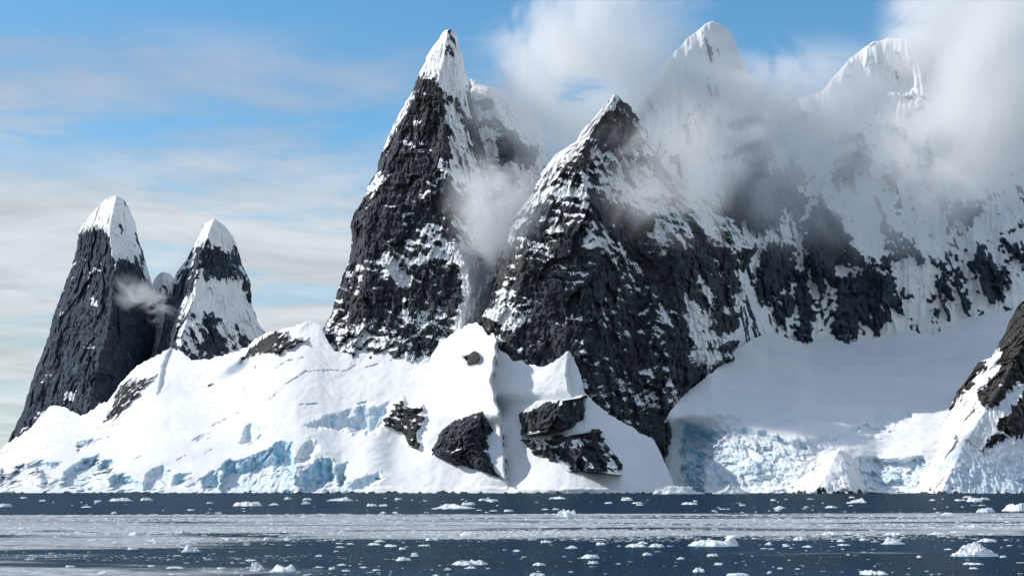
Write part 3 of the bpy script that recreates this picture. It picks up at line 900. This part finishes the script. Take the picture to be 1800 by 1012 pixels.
bluff('rock_bluff', [(762, 800), (777, 762), (802, 740), (831, 719), (871, 712), (877, 740), (885, 777), (888, 842), (860, 836), (817, 822), (788, 808)], 2128,
      'black wedge-shaped rock bluff left of the blue shaded gully', 0.14, seed=11, lean=0.75)
bluff('rock_bluff', [(919, 722), (947, 701), (983, 706), (1028, 694), (1036, 733), (1015, 751), (979, 762), (921, 764)], 2144,
      'black block-like rock bluff roofed with snow right of the shaded gully', 0.10,
      [(z7([(885, 450), (950, 440), (990, 480), (985, 540), (900, 550)]), 0.25, 4), ([(915, 690), (1040, 685), (1040, 700), (985, 711), (945, 708), (920, 726)], 0.6, 3)], seed=12, lean=0.45, parts=[('snow_cap', [(905, 690), (1045, 680), (1045, 702), (985, 713), (948, 709), (918, 730)])])
bluff('rock_bluff', [(917, 770), (939, 764), (965, 768), (997, 782), (1037, 768), (1048, 753), (1066, 769), (1084, 800), (1098, 826), (1088, 834), (1062, 832), (979, 833), (961, 815), (936, 797)], 2103,
      'long low black rock bluff beneath the block-like one, split by snow ledges', 0.14,
      [(z7([(930, 590), (1010, 575), (1100, 610), (1210, 575), (1190, 600), (1100, 630), (950, 620)]), 0.5, 3), (z7([(1010, 680), (1110, 710), (1110, 725), (1040, 715)]), 0.5, 3)], seed=13)


# ------------------------------------------------------------------ sea
def sea():
    m, t = mat_new('cold_sea_water')
    P = t.n('ShaderNodeNewGeometry').outputs['Position']
    sp = t.n('ShaderNodeSeparateXYZ', None, i0=P)
    X, Y = sp.outputs[0], sp.outputs[1]
    w1 = t.noise(t.vm('MULTIPLY', P, (1, 0.7, 1)), 0.9, 4, 0.6, 0.3)
    w2 = t.noise(t.vm('MULTIPLY', P, (1, 0.8, 1)), 0.12, 3, 0.5)
    big = t.noise(t.vm('MULTIPLY', P, (0.35, 1.0, 1)), 0.012, 3, 0.5)
    # slush: thin ice crystals floating in long drifts
    s1 = t.noise(t.vm('MULTIPLY', t.vm('ADD', P, (40, 0, 0)), (0.30, 1.0, 1)), 0.028, 7, 0.66, 0.8)
    s2 = t.noise(t.vm('MULTIPLY', P, (0.6, 1.0, 1)), 0.5, 5, 0.7)
    band = t.m('MULTIPLY', t.ss(t.m('ADD', Y, t.m('MULTIPLY', t.m('SUBTRACT', s1, 0.5), 160.0)), 262, 300), t.ss(t.m('ADD', Y, t.m('MULTIPLY', X, -0.12)), 505, 500))
    left = t.m('MULTIPLY', t.ss(t.m('ADD', X, t.m('MULTIPLY', Y, 0.14)), 10, -40), t.ss(Y, 400, 300))
    thr = t.m('SUBTRACT', 0.62, t.m('ADD', t.m('MULTIPLY', band, 0.20), t.m('MULTIPLY', left, 0.20)))
    thr = t.m('ADD', thr, t.m('MULTIPLY', t.ss(Y, 505, 540), 0.3))
    sl = t.ss(t.m('SUBTRACT', s1, thr), -0.02, 0.10)
    sl = t.m('MULTIPLY', sl, t.m('MULTIPLY_ADD', t.ss(s2, 0.35, 0.62), 0.55, 0.35))
    base = t.mix(t.ss(big, 0.35, 0.65), (0.008, 0.019, 0.034), (0.012, 0.032, 0.058))
    bmp = t.n('ShaderNodeBump', None, Strength=1.0, Distance=0.9, Height=t.m('ADD', w1, t.m('MULTIPLY', w2, 1.5))).outputs[0]
    dif = t.n('ShaderNodeBsdfDiffuse', None, Color=base, Normal=bmp)
    glo = t.n('ShaderNodeBsdfGlossy', None, Color=(0.75, 0.9, 1.0, 1), Roughness=0.14, Normal=bmp)
    wat = t.n('ShaderNodeMixShader', None, i0=0.11)
    t.t.links.new(dif.outputs[0], wat.inputs[1])
    t.t.links.new(glo.outputs[0], wat.inputs[2])
    slu = t.n('ShaderNodeBsdfPrincipled', None, Base_Color=t.mix(s2, (0.42, 0.45, 0.48), (0.72, 0.73, 0.74)), Roughness=0.8,
              Normal=t.n('ShaderNodeBump', None, Strength=0.6, Distance=0.3, Height=s2).outputs[0])
    slu.inputs['Specular IOR Level'].default_value = 0.1
    mx = t.n('ShaderNodeMixShader', None, i0=sl)
    t.t.links.new(wat.outputs[0], mx.inputs[1])
    t.t.links.new(slu.outputs[0], mx.inputs[2])
    o = t.n('ShaderNodeOutputMaterial')
    t.t.links.new(mx.outputs[0], o.inputs[0])
    b = 40000.0
    ob = mesh_obj('sea', [(-b, -2000, 0), (b, -2000, 0), (b, b, 0), (-b, b, 0)], [(0, 1, 2, 3)], m, smooth=False)
    tag(ob, 'dark blue sea strewn with drifting ice below the mountains', 'sea', kind='structure')


sea()


# ------------------------------------------------------------------ floating ice
def ice_mat():
    m, t = mat_new('floating_ice')
    P = t.n('ShaderNodeNewGeometry').outputs['Position']
    z = t.n('ShaderNodeSeparateXYZ', None, i0=P).outputs[2]
    n = t.noise(P, 1.4, 5, 0.6)
    zz = t.m('ADD', z, t.m('MULTIPLY', t.m('SUBTRACT', n, 0.5), 0.5))
    col = t.mix(t.ss(zz, -0.12, 0.22), (0.50, 0.70, 0.78), (0.85, 0.87, 0.88))
    b = t.n('ShaderNodeBsdfPrincipled', None, Base_Color=col, Roughness=0.55,
            Normal=t.n('ShaderNodeBump', None, Strength=0.5, Distance=0.25, Height=n).outputs[0])
    b.inputs['Specular IOR Level'].default_value = 0.3
    o = t.n('ShaderNodeOutputMaterial')
    t.t.links.new(b.outputs[0], o.inputs[0])
    return m


M_ICE = ice_mat()
M_BRASH, _t = mat_new('wet_brash_ice')
_n = _t.noise(_t.n('ShaderNodeNewGeometry').outputs['Position'], 0.6, 4, 0.7)
_b = _t.n('ShaderNodeBsdfPrincipled', None, Base_Color=_t.mix(_t.ss(_n, 0.35, 0.65), (0.55, 0.58, 0.60), (0.82, 0.83, 0.83)), Roughness=0.6)
_t.t.links.new(_b.outputs[0], _t.n('ShaderNodeOutputMaterial').inputs[0])
M_ICEBLUE, _t = mat_new('blue_waterline_ice')
_b = _t.n('ShaderNodeBsdfPrincipled', None, Base_Color=(0.30, 0.52, 0.62, 1), Roughness=0.3)
_t.t.links.new(_b.outputs[0], _t.n('ShaderNodeOutputMaterial').inputs[0])


def floe_geo(seed, ridge=0.5, flat=0.5, nth=36, nrad=9, lumps=None):
    """irregular floating lump, unit radius, unit height, skirt under the water"""
    th = np.linspace(0, 2 * np.pi, nth, endpoint=False)
    rad = np.concatenate([np.linspace(0.06, 0.93, nrad), [1.0, 1.02]])
    so = seed * 17.3
    out = 1 + 0.45 * fbm(np.stack([np.cos(th) * 1.2, np.sin(th) * 1.2, th * 0 + so], -1), 4)
    x = rad[:, None] * out[None] * np.cos(th)[None]
    y = rad[:, None] * out[None] * np.sin(th)[None]
    q = np.stack([x * 1.5, y * 1.5, x * 0 + so + 5], -1)
    prof_ = 1 - rad[:, None] ** (2 + 8 * flat)
    h = prof_ * (0.45 + ridge * ridged(q, 3) * 0.45 + 0.25 * facet(q * 1.6, 0.8))
    if lumps:
        for lx, ly, lr, lh in lumps:
            h = h + lh * np.exp(-(((x - lx) ** 2 + (y - ly) ** 2) / lr ** 2)) * (prof_ > 0.02)
    h = np.maximum(h, 0.05)
    h = h / np.quantile(h, 0.985)
    h = np.minimum(h, 1.15)
    h[-2] = 0.16
    h[-1] = -0.5
    V = np.stack([x, y, h], -1).reshape(-1, 3)
    fs = quads(len(rad), nth, True)[:, ::-1]
    V = np.concatenate([V, [[0, 0, V[:nth, 2].mean()]]])
    c = len(V) - 1
    cap = [(c, c, i, (i + 1) % nth) for i in range(nth)]
    tri = np.array([(c, i, (i + 1) % nth) for i in range(nth)])
    return V, fs, tri


def floe_mesh(name, V, fs, tri, mat):
    me = bpy.data.meshes.new(name)
    me.from_pydata(V.tolist(), [], fs.tolist() + tri.tolist())
    me.polygons.foreach_set('use_smooth', np.full(len(me.polygons), False))
    me.materials.append(mat)
    me.update()
    return me


def at(px, py):
    Y = CAM_H * F / (py - HZ)
    return (px - CX) * Y / F, Y


def floe(name, px, py, w, h, lab, cat, seed, ridge=0.5, flat=0.5, lumps=None, group=None, ledge=False, deep=0.75, rz=0.0, nth=56, nrad=14):
    x, y = at(px, py - 0.6)
    s = y / F
    V, fs, tri = floe_geo(seed, ridge, flat, nth, nrad, lumps)
    lo, hi = V[:, 0].min(), V[:, 0].max()
    V[:, 0] = (V[:, 0] - (lo + hi) / 2) / (hi - lo) * w * s
    V[:, 1] = V[:, 1] / (hi - lo) * w * s * deep
    V[:, 2] = np.where(V[:, 2] > 0, V[:, 2] * h * s, -0.6)
    V[:, 1] += -V[:, 1].min()
    me = floe_mesh(name, V, fs, tri, M_ICE)
    o = bpy.data.objects.new(name, me)
    o.location = (x, y, 0)
    COL.objects.link(o)
    tag(o, lab, cat, group)
    if ledge:
        th = np.linspace(0, 2 * np.pi, 40, endpoint=False)
        wv = 1 + 0.12 * fbm(np.stack([np.cos(th) * 2, np.sin(th) * 2, th * 0 + seed], -1), 3)
        cyv = (V[:, 1].min() + V[:, 1].max()) / 2
        rx, ry = w * s * 0.515, (V[:, 1].max() - V[:, 1].min()) * 0.52
        ring = []
        for k, (f, z) in enumerate(((0.2, 0.10), (0.9, 0.10), (1.0, 0.04), (1.02, -0.3))):
            ring.append(np.stack([rx * f * wv * np.cos(th), cyv + ry * f * wv * np.sin(th), th * 0 + z], -1))
        mesh_obj('waterline_ledge', np.concatenate(ring), quads(4, 40, True)[:, ::-1], M_ICEBLUE, None, o)
    return o


BIG = [  # px, waterline row, width, height, label, category, options
    (1722, 978.5, 84, 25, 'large jagged white iceberg with blue sides floating at the lower right', 'iceberg', dict(ridge=0.8, flat=0.35, lumps=[(-.55, 0, .22, .25), (-.2, .1, .28, .6), (.12, -.1, .25, .75), (.45, 0, .22, .35)], ledge=True)),
    (1260, 961, 90, 15, 'long low ice floe with an upturned right end on open dark water', 'ice floe', dict(ridge=0.4, flat=0.7, lumps=[(.75, 0, .22, .9)], ledge=True)),
    (996, 909, 38, 13, 'domed white ice block standing at the far edge of the slush band', 'ice floe', dict(ridge=0.3, flat=0.5, ledge=True)),
    (1574, 957, 42, 12, 'hump-backed ice floe trailing a low tail left of the large iceberg', 'ice floe', dict(ridge=0.5, flat=0.15, lumps=[(-.4, 0, .4, .8)], ledge=True)),
    (450, 1003, 27, 15, 'smooth rounded white ice lump at the lower left centre', 'ice floe', dict(ridge=0.1, flat=0.35, ledge=True)),
    (494, 1006, 48, 12, 'twin-humped ice floe just right of the smooth rounded lump', 'ice floe', dict(ridge=0.5, flat=0.35, lumps=[(-.6, 0, .3, .6), (.6, 0, .35, .7)], ledge=True)),
    (333, 971, 34, 14, 'craggy little ice pinnacle rising from the slush at left', 'ice floe', dict(ridge=0.9, flat=0.05, lumps=[(-.3, 0, .3, .8)])),
    (432, 890, 54, 8, 'flat oblong ice slab alone on the dark water below the blue ice cliff', 'ice floe', dict(ridge=0.15, flat=0.95)),
    (796, 895, 78, 9, 'long crown-shaped floe with small peaks below the black wedge bluff', 'ice floe', dict(ridge=0.6, flat=0.4, lumps=[(-.4, 0, .2, .5), (.05, 0, .2, .8)])),
    (823, 888, 26, 5, 'short slab lying just behind the long crown-shaped floe', 'ice floe', dict(flat=0.8)),
    (596, 881, 46, 7, 'tapering wedge-shaped floe close under the snowfield shore', 'ice floe', dict(lumps=[(.4, 0, .4, .7)])),
    (208, 881, 42, 6, 'ragged broken floe near the far left shore', 'ice floe', dict(ridge=0.9)),
    (255, 880, 22, 5, 'arrow-shaped floe right of the ragged broken one', 'ice floe', dict()),
    (1795, 899, 50, 14, 'pale blue-white floe cut by the right edge of the picture', 'ice floe', dict(ridge=0.7, flat=0.3)),
    (1738, 901, 36, 8, 'low ragged floe left of the one cut by the right edge', 'ice floe', dict(ridge=0.8)),
    (1512, 884, 32, 8, 'broken floe with a peaked right end below the snow mound', 'ice floe', dict(lumps=[(.4, 0, .3, .9)])),
    (1463, 893, 22, 4, 'small lens-shaped floe alone on dark water below the glacier', 'ice floe', dict(flat=0.3)),
    (1195, 868.6, 92, 15, 'broad white ice hummock at the foot of the blue shaded gap', 'ice hummock', dict(ridge=0.3, flat=0.4, deep=0.3, lumps=[(-.3, 0, .4, .4)])),
    (1286, 868.4, 66, 19, 'pyramid-shaped white ice heap against the glacier front', 'ice hummock', dict(ridge=0.4, flat=0.02, deep=0.3, lumps=[(.1, 0, .4, .9)])),
    (1578, 868, 30, 6, 'little blue-lipped ice lump at the foot of the right ice cliff', 'ice floe', dict(deep=0.4)),
    (320, 938, 26, 9, 'knobbly ice lump in the left slush above the craggy pinnacle', 'ice floe', dict(ridge=0.8)),
    (235, 941, 28, 7, 'bluish tilted ice lump in the far left slush', 'ice floe', dict(ridge=0.6)),
    (825, 994, 66, 8, 'long thin whitish floe low in the middle foreground', 'ice floe', dict(flat=0.8, ridge=0.5)),
    (825, 942, 34, 7, 'jagged floe at the near edge of the middle slush band', 'ice floe', dict(ridge=0.8)),
    (1039, 982, 34, 7, 'cap-like floe in the middle foreground with a smaller slab under it', 'ice floe', dict(flat=0.3)),
    (1043, 991, 20, 5, 'small slab just in front of the cap-like floe', 'ice floe', dict(flat=0.9)),
    (1540, 1011, 52, 7, 'flat white slab on the bottom edge at right', 'ice floe', dict(flat=0.9, ridge=0.2)),
    (1230, 1006, 22, 8, 'blunt ice chunk low between the middle and the right slab', 'ice floe', dict(ridge=0.5)),
    (1119, 962, 38, 6, 'oval floe left of the long low upturned one', 'ice floe', dict(flat=0.5)),
    (1155, 962, 30, 6, 'rounded floe between the oval one and the long upturned one', 'ice floe', dict(flat=0.4)),
    (708, 986, 28, 7, 'slanting floe with a pointed left end left of the long thin one', 'ice floe', dict(ridge=0.6, lumps=[(-.5, 0, .3, .6)])),
    (1715, 993, 38, 4, 'thin double plate floating in front of the large jagged iceberg', 'ice floe', dict(flat=0.95, ridge=0.1)),
    (1740, 953, 36, 6, 'low ridged floe directly behind the large jagged iceberg', 'ice floe', dict(ridge=0.7)),
    (1410, 950, 28, 7, 'white hump at the near edge of the right slush band', 'ice floe', dict(flat=0.2)),
    (1463, 941, 32, 6, 'flattish hump right of the white one along the slush edge', 'ice floe', dict(flat=0.5)),
    (1300, 1012.5, 42, 5, 'white slab touching the bottom edge right of centre', 'ice floe', dict(flat=0.9)),
    (945, 1012.5, 28, 5, 'white floe touching the bottom edge near the centre', 'ice floe', dict(flat=0.8)),
    (1103, 880, 22, 6, 'little white dome-shaped floe below the broad ice hummock', 'ice floe', dict(flat=0.3)),
    (1214, 887, 30, 4, 'flat plate on dark water in front of the broad ice hummock', 'ice floe', dict(flat=0.95)),
    (1718, 882, 28, 7, 'ragged little floe in front of the right rocky spur', 'ice floe', dict(ridge=0.7)),
]
for i, (px_, py_, w_, h_, lab_, cat_, op_) in enumerate(BIG):
    nm = 'iceberg' if cat_ == 'iceberg' else ('ice_hummock' if cat_ == 'ice hummock' else 'ice_floe')
    big = w_ * h_ > 1000
    floe(nm, px_, py_, w_, h_, lab_, cat_, i + 1, nth=120 if big else 56, nrad=30 if big else 14, **op_)

SMALL = [(5, 891, 24, 6), (170, 882, 13, 3), (73, 881, 12, 3), (150, 892, 20, 3), (199, 903, 12, 4), (368, 885, 13, 3), (40, 876, 12, 3), (405, 950, 24, 5),
         (480, 888, 20, 4), (537, 886, 16, 5), (539, 879, 18, 4), (653, 890, 20, 5), (673, 890, 16, 4), (673, 902, 12, 3), (694, 902, 13, 3), (505, 878, 14, 5),
         (583, 1001, 12, 5), (728, 978, 16, 4), (728, 974, 12, 3), (688, 961, 20, 3), (707, 966, 13, 4), (787, 1002, 14, 4), (667, 952, 22, 3), (615, 957, 14, 3),
         (470, 950, 20, 6), (505, 949, 16, 5), (1121, 885, 20, 3), (1070, 885, 14, 3), (1223, 882, 8, 3), (1306, 889, 12, 3), (1290, 946, 30, 5), (1130, 956, 20, 4),
         (1057, 958, 18, 5), (960, 954, 20, 4), (1005, 964, 24, 5), (1138, 976, 18, 5), (948, 994, 24, 5), (1254, 978, 22, 5), (1197, 983, 16, 4), (908, 969, 16, 3),
         (1687, 881, 9, 3), (1520, 950, 15, 4), (1480, 952, 18, 4), (1714, 1000, 16, 3), (1765, 980, 12, 4), (1352, 958, 14, 5), (1383, 961, 14, 4), (1482, 966, 8, 2),
         (1491, 976, 7, 3), (1617, 980, 10, 4), (1372, 1000, 10, 3), (1353, 1008, 8, 4), (1575, 941, 35, 5), (1650, 940, 34, 5), (120, 997, 20, 3), (305, 999, 32, 3),
         (180, 1008, 24, 4), (230, 966, 22, 3), (265, 996, 14, 3), (160, 951, 18, 3), (745, 960, 22, 3), (560, 978, 12, 3), (440, 986, 20, 3), (600, 994, 18, 3),
         (1125, 888, 14, 2), (977, 896, 14, 3), (958, 896, 14, 2), (850, 880, 20, 4), (700, 878, 14, 3), (980, 877, 32, 4), (1360, 880, 10, 3), (1640, 880, 12, 3)]
random.seed(5)
knots = []
for _ in range(34):
    r = random.random()
    if r < 0.30:
        knots.append((random.uniform(0, 1800), random.uniform(876, 899), 2.5))
    elif r < 0.68:
        knots.append((random.uniform(620, 1800) if random.random() < 0.75 else random.uniform(0, 620), random.uniform(944, 1006), 7.0))
    else:
        knots.append((random.uniform(0, 1800), random.uniform(910, 944), 6.0))
while len(SMALL) < 255:
    kx, ky, ks = random.choice(knots)
    px_ = random.gauss(kx, 55)
    py_ = min(1012, max(875, random.gauss(ky, ks)))
    w_ = 4.5 + 20 * random.random() ** 3.0
    SMALL.append((px_, py_, w_, max(1.4, w_ * random.uniform(0.09, 0.24))))
protos = []
for k in range(12):
    V, fs, tri = floe_geo(100 + k, random.uniform(0.2, 0.8), random.uniform(0.2, 0.9), 26, 7)
    lo, hi = V[:, 0].min(), V[:, 0].max()
    V[:, 0] = (V[:, 0] - (lo + hi) / 2) / (hi - lo)
    V[:, 1] = V[:, 1] / (hi - lo)
    protos.append(floe_mesh('small_floe', V, fs, tri, M_ICE))
base_o = [bpy.data.objects.new('small_floe', me) for me in protos]
for k, (px_, py_, w_, h_) in enumerate(SMALL):
    o = base_o[k] if k < 12 else base_o[random.randrange(12)].copy()
    x, y = at(px_, py_ - 0.4)
    s = y / F
    o.location = (x, y + 0.4 * w_ * s, 0)
    o.scale = (w_ * s * random.choice((-1, 1)), w_ * s * random.uniform(0.6, 0.9), h_ * s)
    COL.objects.link(o)
    far = py_ < 903
    midb = 903 <= py_ < 948
    if far:
        tag(o, 'small white floe on the dark water between the shore and the slush band', 'ice floe', 'small floes near the shore')
    elif midb:
        tag(o, 'small white lump of ice sitting in the grey slush band', 'ice floe', 'small lumps in the slush band')
    else:
        tag(o, 'small white floe drifting on the open water nearer than the slush band', 'ice floe', 'small floes in the foreground')


def brash():
    """countless chips of ice: one object"""
    r = np.random.default_rng(3)
    N = 150000
    py = np.concatenate([r.uniform(902, 952, int(N * 0.72)), r.uniform(944, 1016, int(N * 0.22)), r.uniform(874, 904, N - int(N * 0.72) - int(N * 0.22))])
    px = r.uniform(-120, 1920, N)
    Y = CAM_H * F / (py - HZ)
    X = (px - CX) * Y / F
    P = np.stack([X * 0.30 + 40, Y * 1.0, Y * 0], -1) * 0.035
    dens = fbm(P, 4) + 0.0
    edge = 902.5 - 8 * sstep(px, 1250, 1700) * 0.8 + 1.6 * fbm(np.stack([X / 26, X * 0, X * 0 + 2], -1), 3)
    low = 944 + 14 * fbm(np.stack([X / 30, X * 0 + 6, Y / 120], -1), 4)
    band = sstep(py, edge, edge + 2) * sstep(py, low + 9, low - 9)
    left = sstep(px, 760, 250) * sstep(py, 940, 950)
    p = 0.03 + 0.80 * band * (0.08 + 0.92 * sstep(dens, -0.20, 0.22)) + 0.6 * left * sstep(dens, -0.15, 0.3)
    p = np.where(py < edge, 0.03 + 0.0 * p, p)
    keep = r.random(N) < p
    X, Y, py = X[keep], Y[keep], py[keep]
    n = len(X)
    big = r.random(n) ** 5
    sz = (0.08 + 0.62 * big * r.random(n)) * (Y / 330.0) ** 0.8
    ht = sz * r.uniform(0.10, 0.32, n)
    k = 6
    th = np.linspace(0, 2 * np.pi, k, endpoint=False)[None] + r.uniform(0, 6, n)[:, None]
    rr = sz[:, None] * r.uniform(0.6, 1.3, (n, k))
    sx = r.uniform(1.0, 2.2, n)[:, None]
    bx, by = X[:, None] + sx * rr * np.cos(th), Y[:, None] + rr * np.sin(th)
    ring0 = np.stack([bx, by, bx * 0 - 0.05], -1)
    tx, ty = X[:, None] + 0.72 * sx * rr * np.cos(th), Y[:, None] + 0.72 * rr * np.sin(th)
    ring1 = np.stack([tx, ty, ht[:, None] * r.uniform(0.5, 1.2, (n, k))], -1)
    top = np.stack([X, Y, ht * 1.05], -1)[:, None]
    V = np.concatenate([ring0, ring1, top], 1).reshape(-1, 3)
    b = (np.arange(n) * (2 * k + 1))[:, None]
    i = np.arange(k)[None]
    j = (i + 1) % k
    tri = np.concatenate([np.stack([b + i, b + j, b + k + j], -1), np.stack([b + i, b + k + j, b + k + i], -1),
                          np.stack([b + k + i, b + k + j, b + 2 * k + 0 * i], -1)], 1).reshape(-1, 3)
    o = mesh_obj('brash_ice', V, tri, M_BRASH, smooth=False)
    tag(o, 'grey-white band of countless brash ice chips drifting across the sea', 'brash ice', kind='stuff')


brash()


# ------------------------------------------------------------------ clouds round the summits
def ico(sub):
    import bmesh
    bm = bmesh.new()
    bmesh.ops.create_icosphere(bm, subdivisions=sub, radius=1.0)
    V = np.array([v.co[:] for v in bm.verts], np.float32)
    fs = np.array([[v.index for v in f.verts] for f in bm.faces])
    bm.free()
    return V, fs


def cloud_mat(k, dens, size, thr):
    m, t = mat_new('cloud_mist')
    tc = t.n('ShaderNodeTexCoord').outputs['Object']
    P = t.n('ShaderNodeNewGeometry').outputs['Position']
    Q = t.vm('ADD', t.vm('MULTIPLY', P, (1.0, 1.0, 1.25)), (k * 531.0, 0, k * 77.0))
    n = t.noise(Q, 1.0 / size, 9, 0.66, 0.9)
    ln = t.n('ShaderNodeVectorMath', {'operation': 'LENGTH'}, i0=tc).outputs['Value']
    fall = t.ss(ln, 1.0, 0.3)
    d = t.ss(t.m('ADD', n, t.m('MULTIPLY', fall, 0.10)), 0.51 + thr, 0.70 + thr)
    d = t.m('MULTIPLY', d, t.m('MULTIPLY', fall, dens))
    v = t.n('ShaderNodeVolumePrincipled', None, Color=(1.0, 1.0, 1.0, 1), Density=d, Anisotropy=0.1)
    o = t.n('ShaderNodeOutputMaterial')
    t.t.links.new(v.outputs[0], o.inputs['Volume'])
    m.cycles.volume_step_rate = 1.0
    return m


IV, IF = ico(4)


def cloud(k, px, py, w, h, Y, thick, dens, size, thr, lab, rot=0.0):
    s = Y / F
    V = IV * (1 + 0.10 * fbm(IV * 1.6 + k * 9.0, 3))[:, None]
    o = mesh_obj('cloud', V, IF, cloud_mat(k, dens, size, thr))
    o.location = ((px - CX) * s, Y, CAM_H + (HZ - py) * s)
    o.scale = (w * s / 2, thick / 2, h * s / 2)
    o.rotation_euler = (0, rot, 0)
    tag(o, lab, 'cloud')
    return o


cloud(1, 1040, 130, 580, 540, 2640, 230, 0.028, 210, -0.05, 'bright cloud billowing up behind the black pyramid peak into the sky')
cloud(2, 1215, 290, 480, 340, 2180, 130, 0.025, 130, -0.02, 'grey mist draped over the right shoulder of the black pyramid peak')
cloud(3, 872, 368, 220, 270, 2340, 110, 0.034, 100, -0.05, 'pale mist filling the cleft between the tallest tower and the pyramid peak')
cloud(4, 1690, 60, 360, 340, 2600, 220, 0.032, 150, -0.09, 'bright cloud rising behind the right summit to the top edge of the picture')
cloud(8, 1780, 150, 340, 460, 2450, 200, 0.032, 150, -0.09, 'big white cloud bank filling the upper right corner')
cloud(9, 1690, 260, 420, 300, 2520, 180, 0.022, 150, -0.07, 'soft white mist below the right summit along the right edge')
cloud(5, 1410, 190, 600, 300, 2700, 180, 0.022, 170, -0.08, 'thin veil of mist between the snow dome and the right summit')
cloud(6, 255, 525, 170, 90, 2700, 60, 0.026, 50, -0.02, 'small wisp of mist in the gap between the two left spires', rot=0.5)
cloud(7, 1530, 320, 660, 360, 2640, 160, 0.016, 170, -0.06, 'faint low mist drifting across the rock ribs of the right wall')
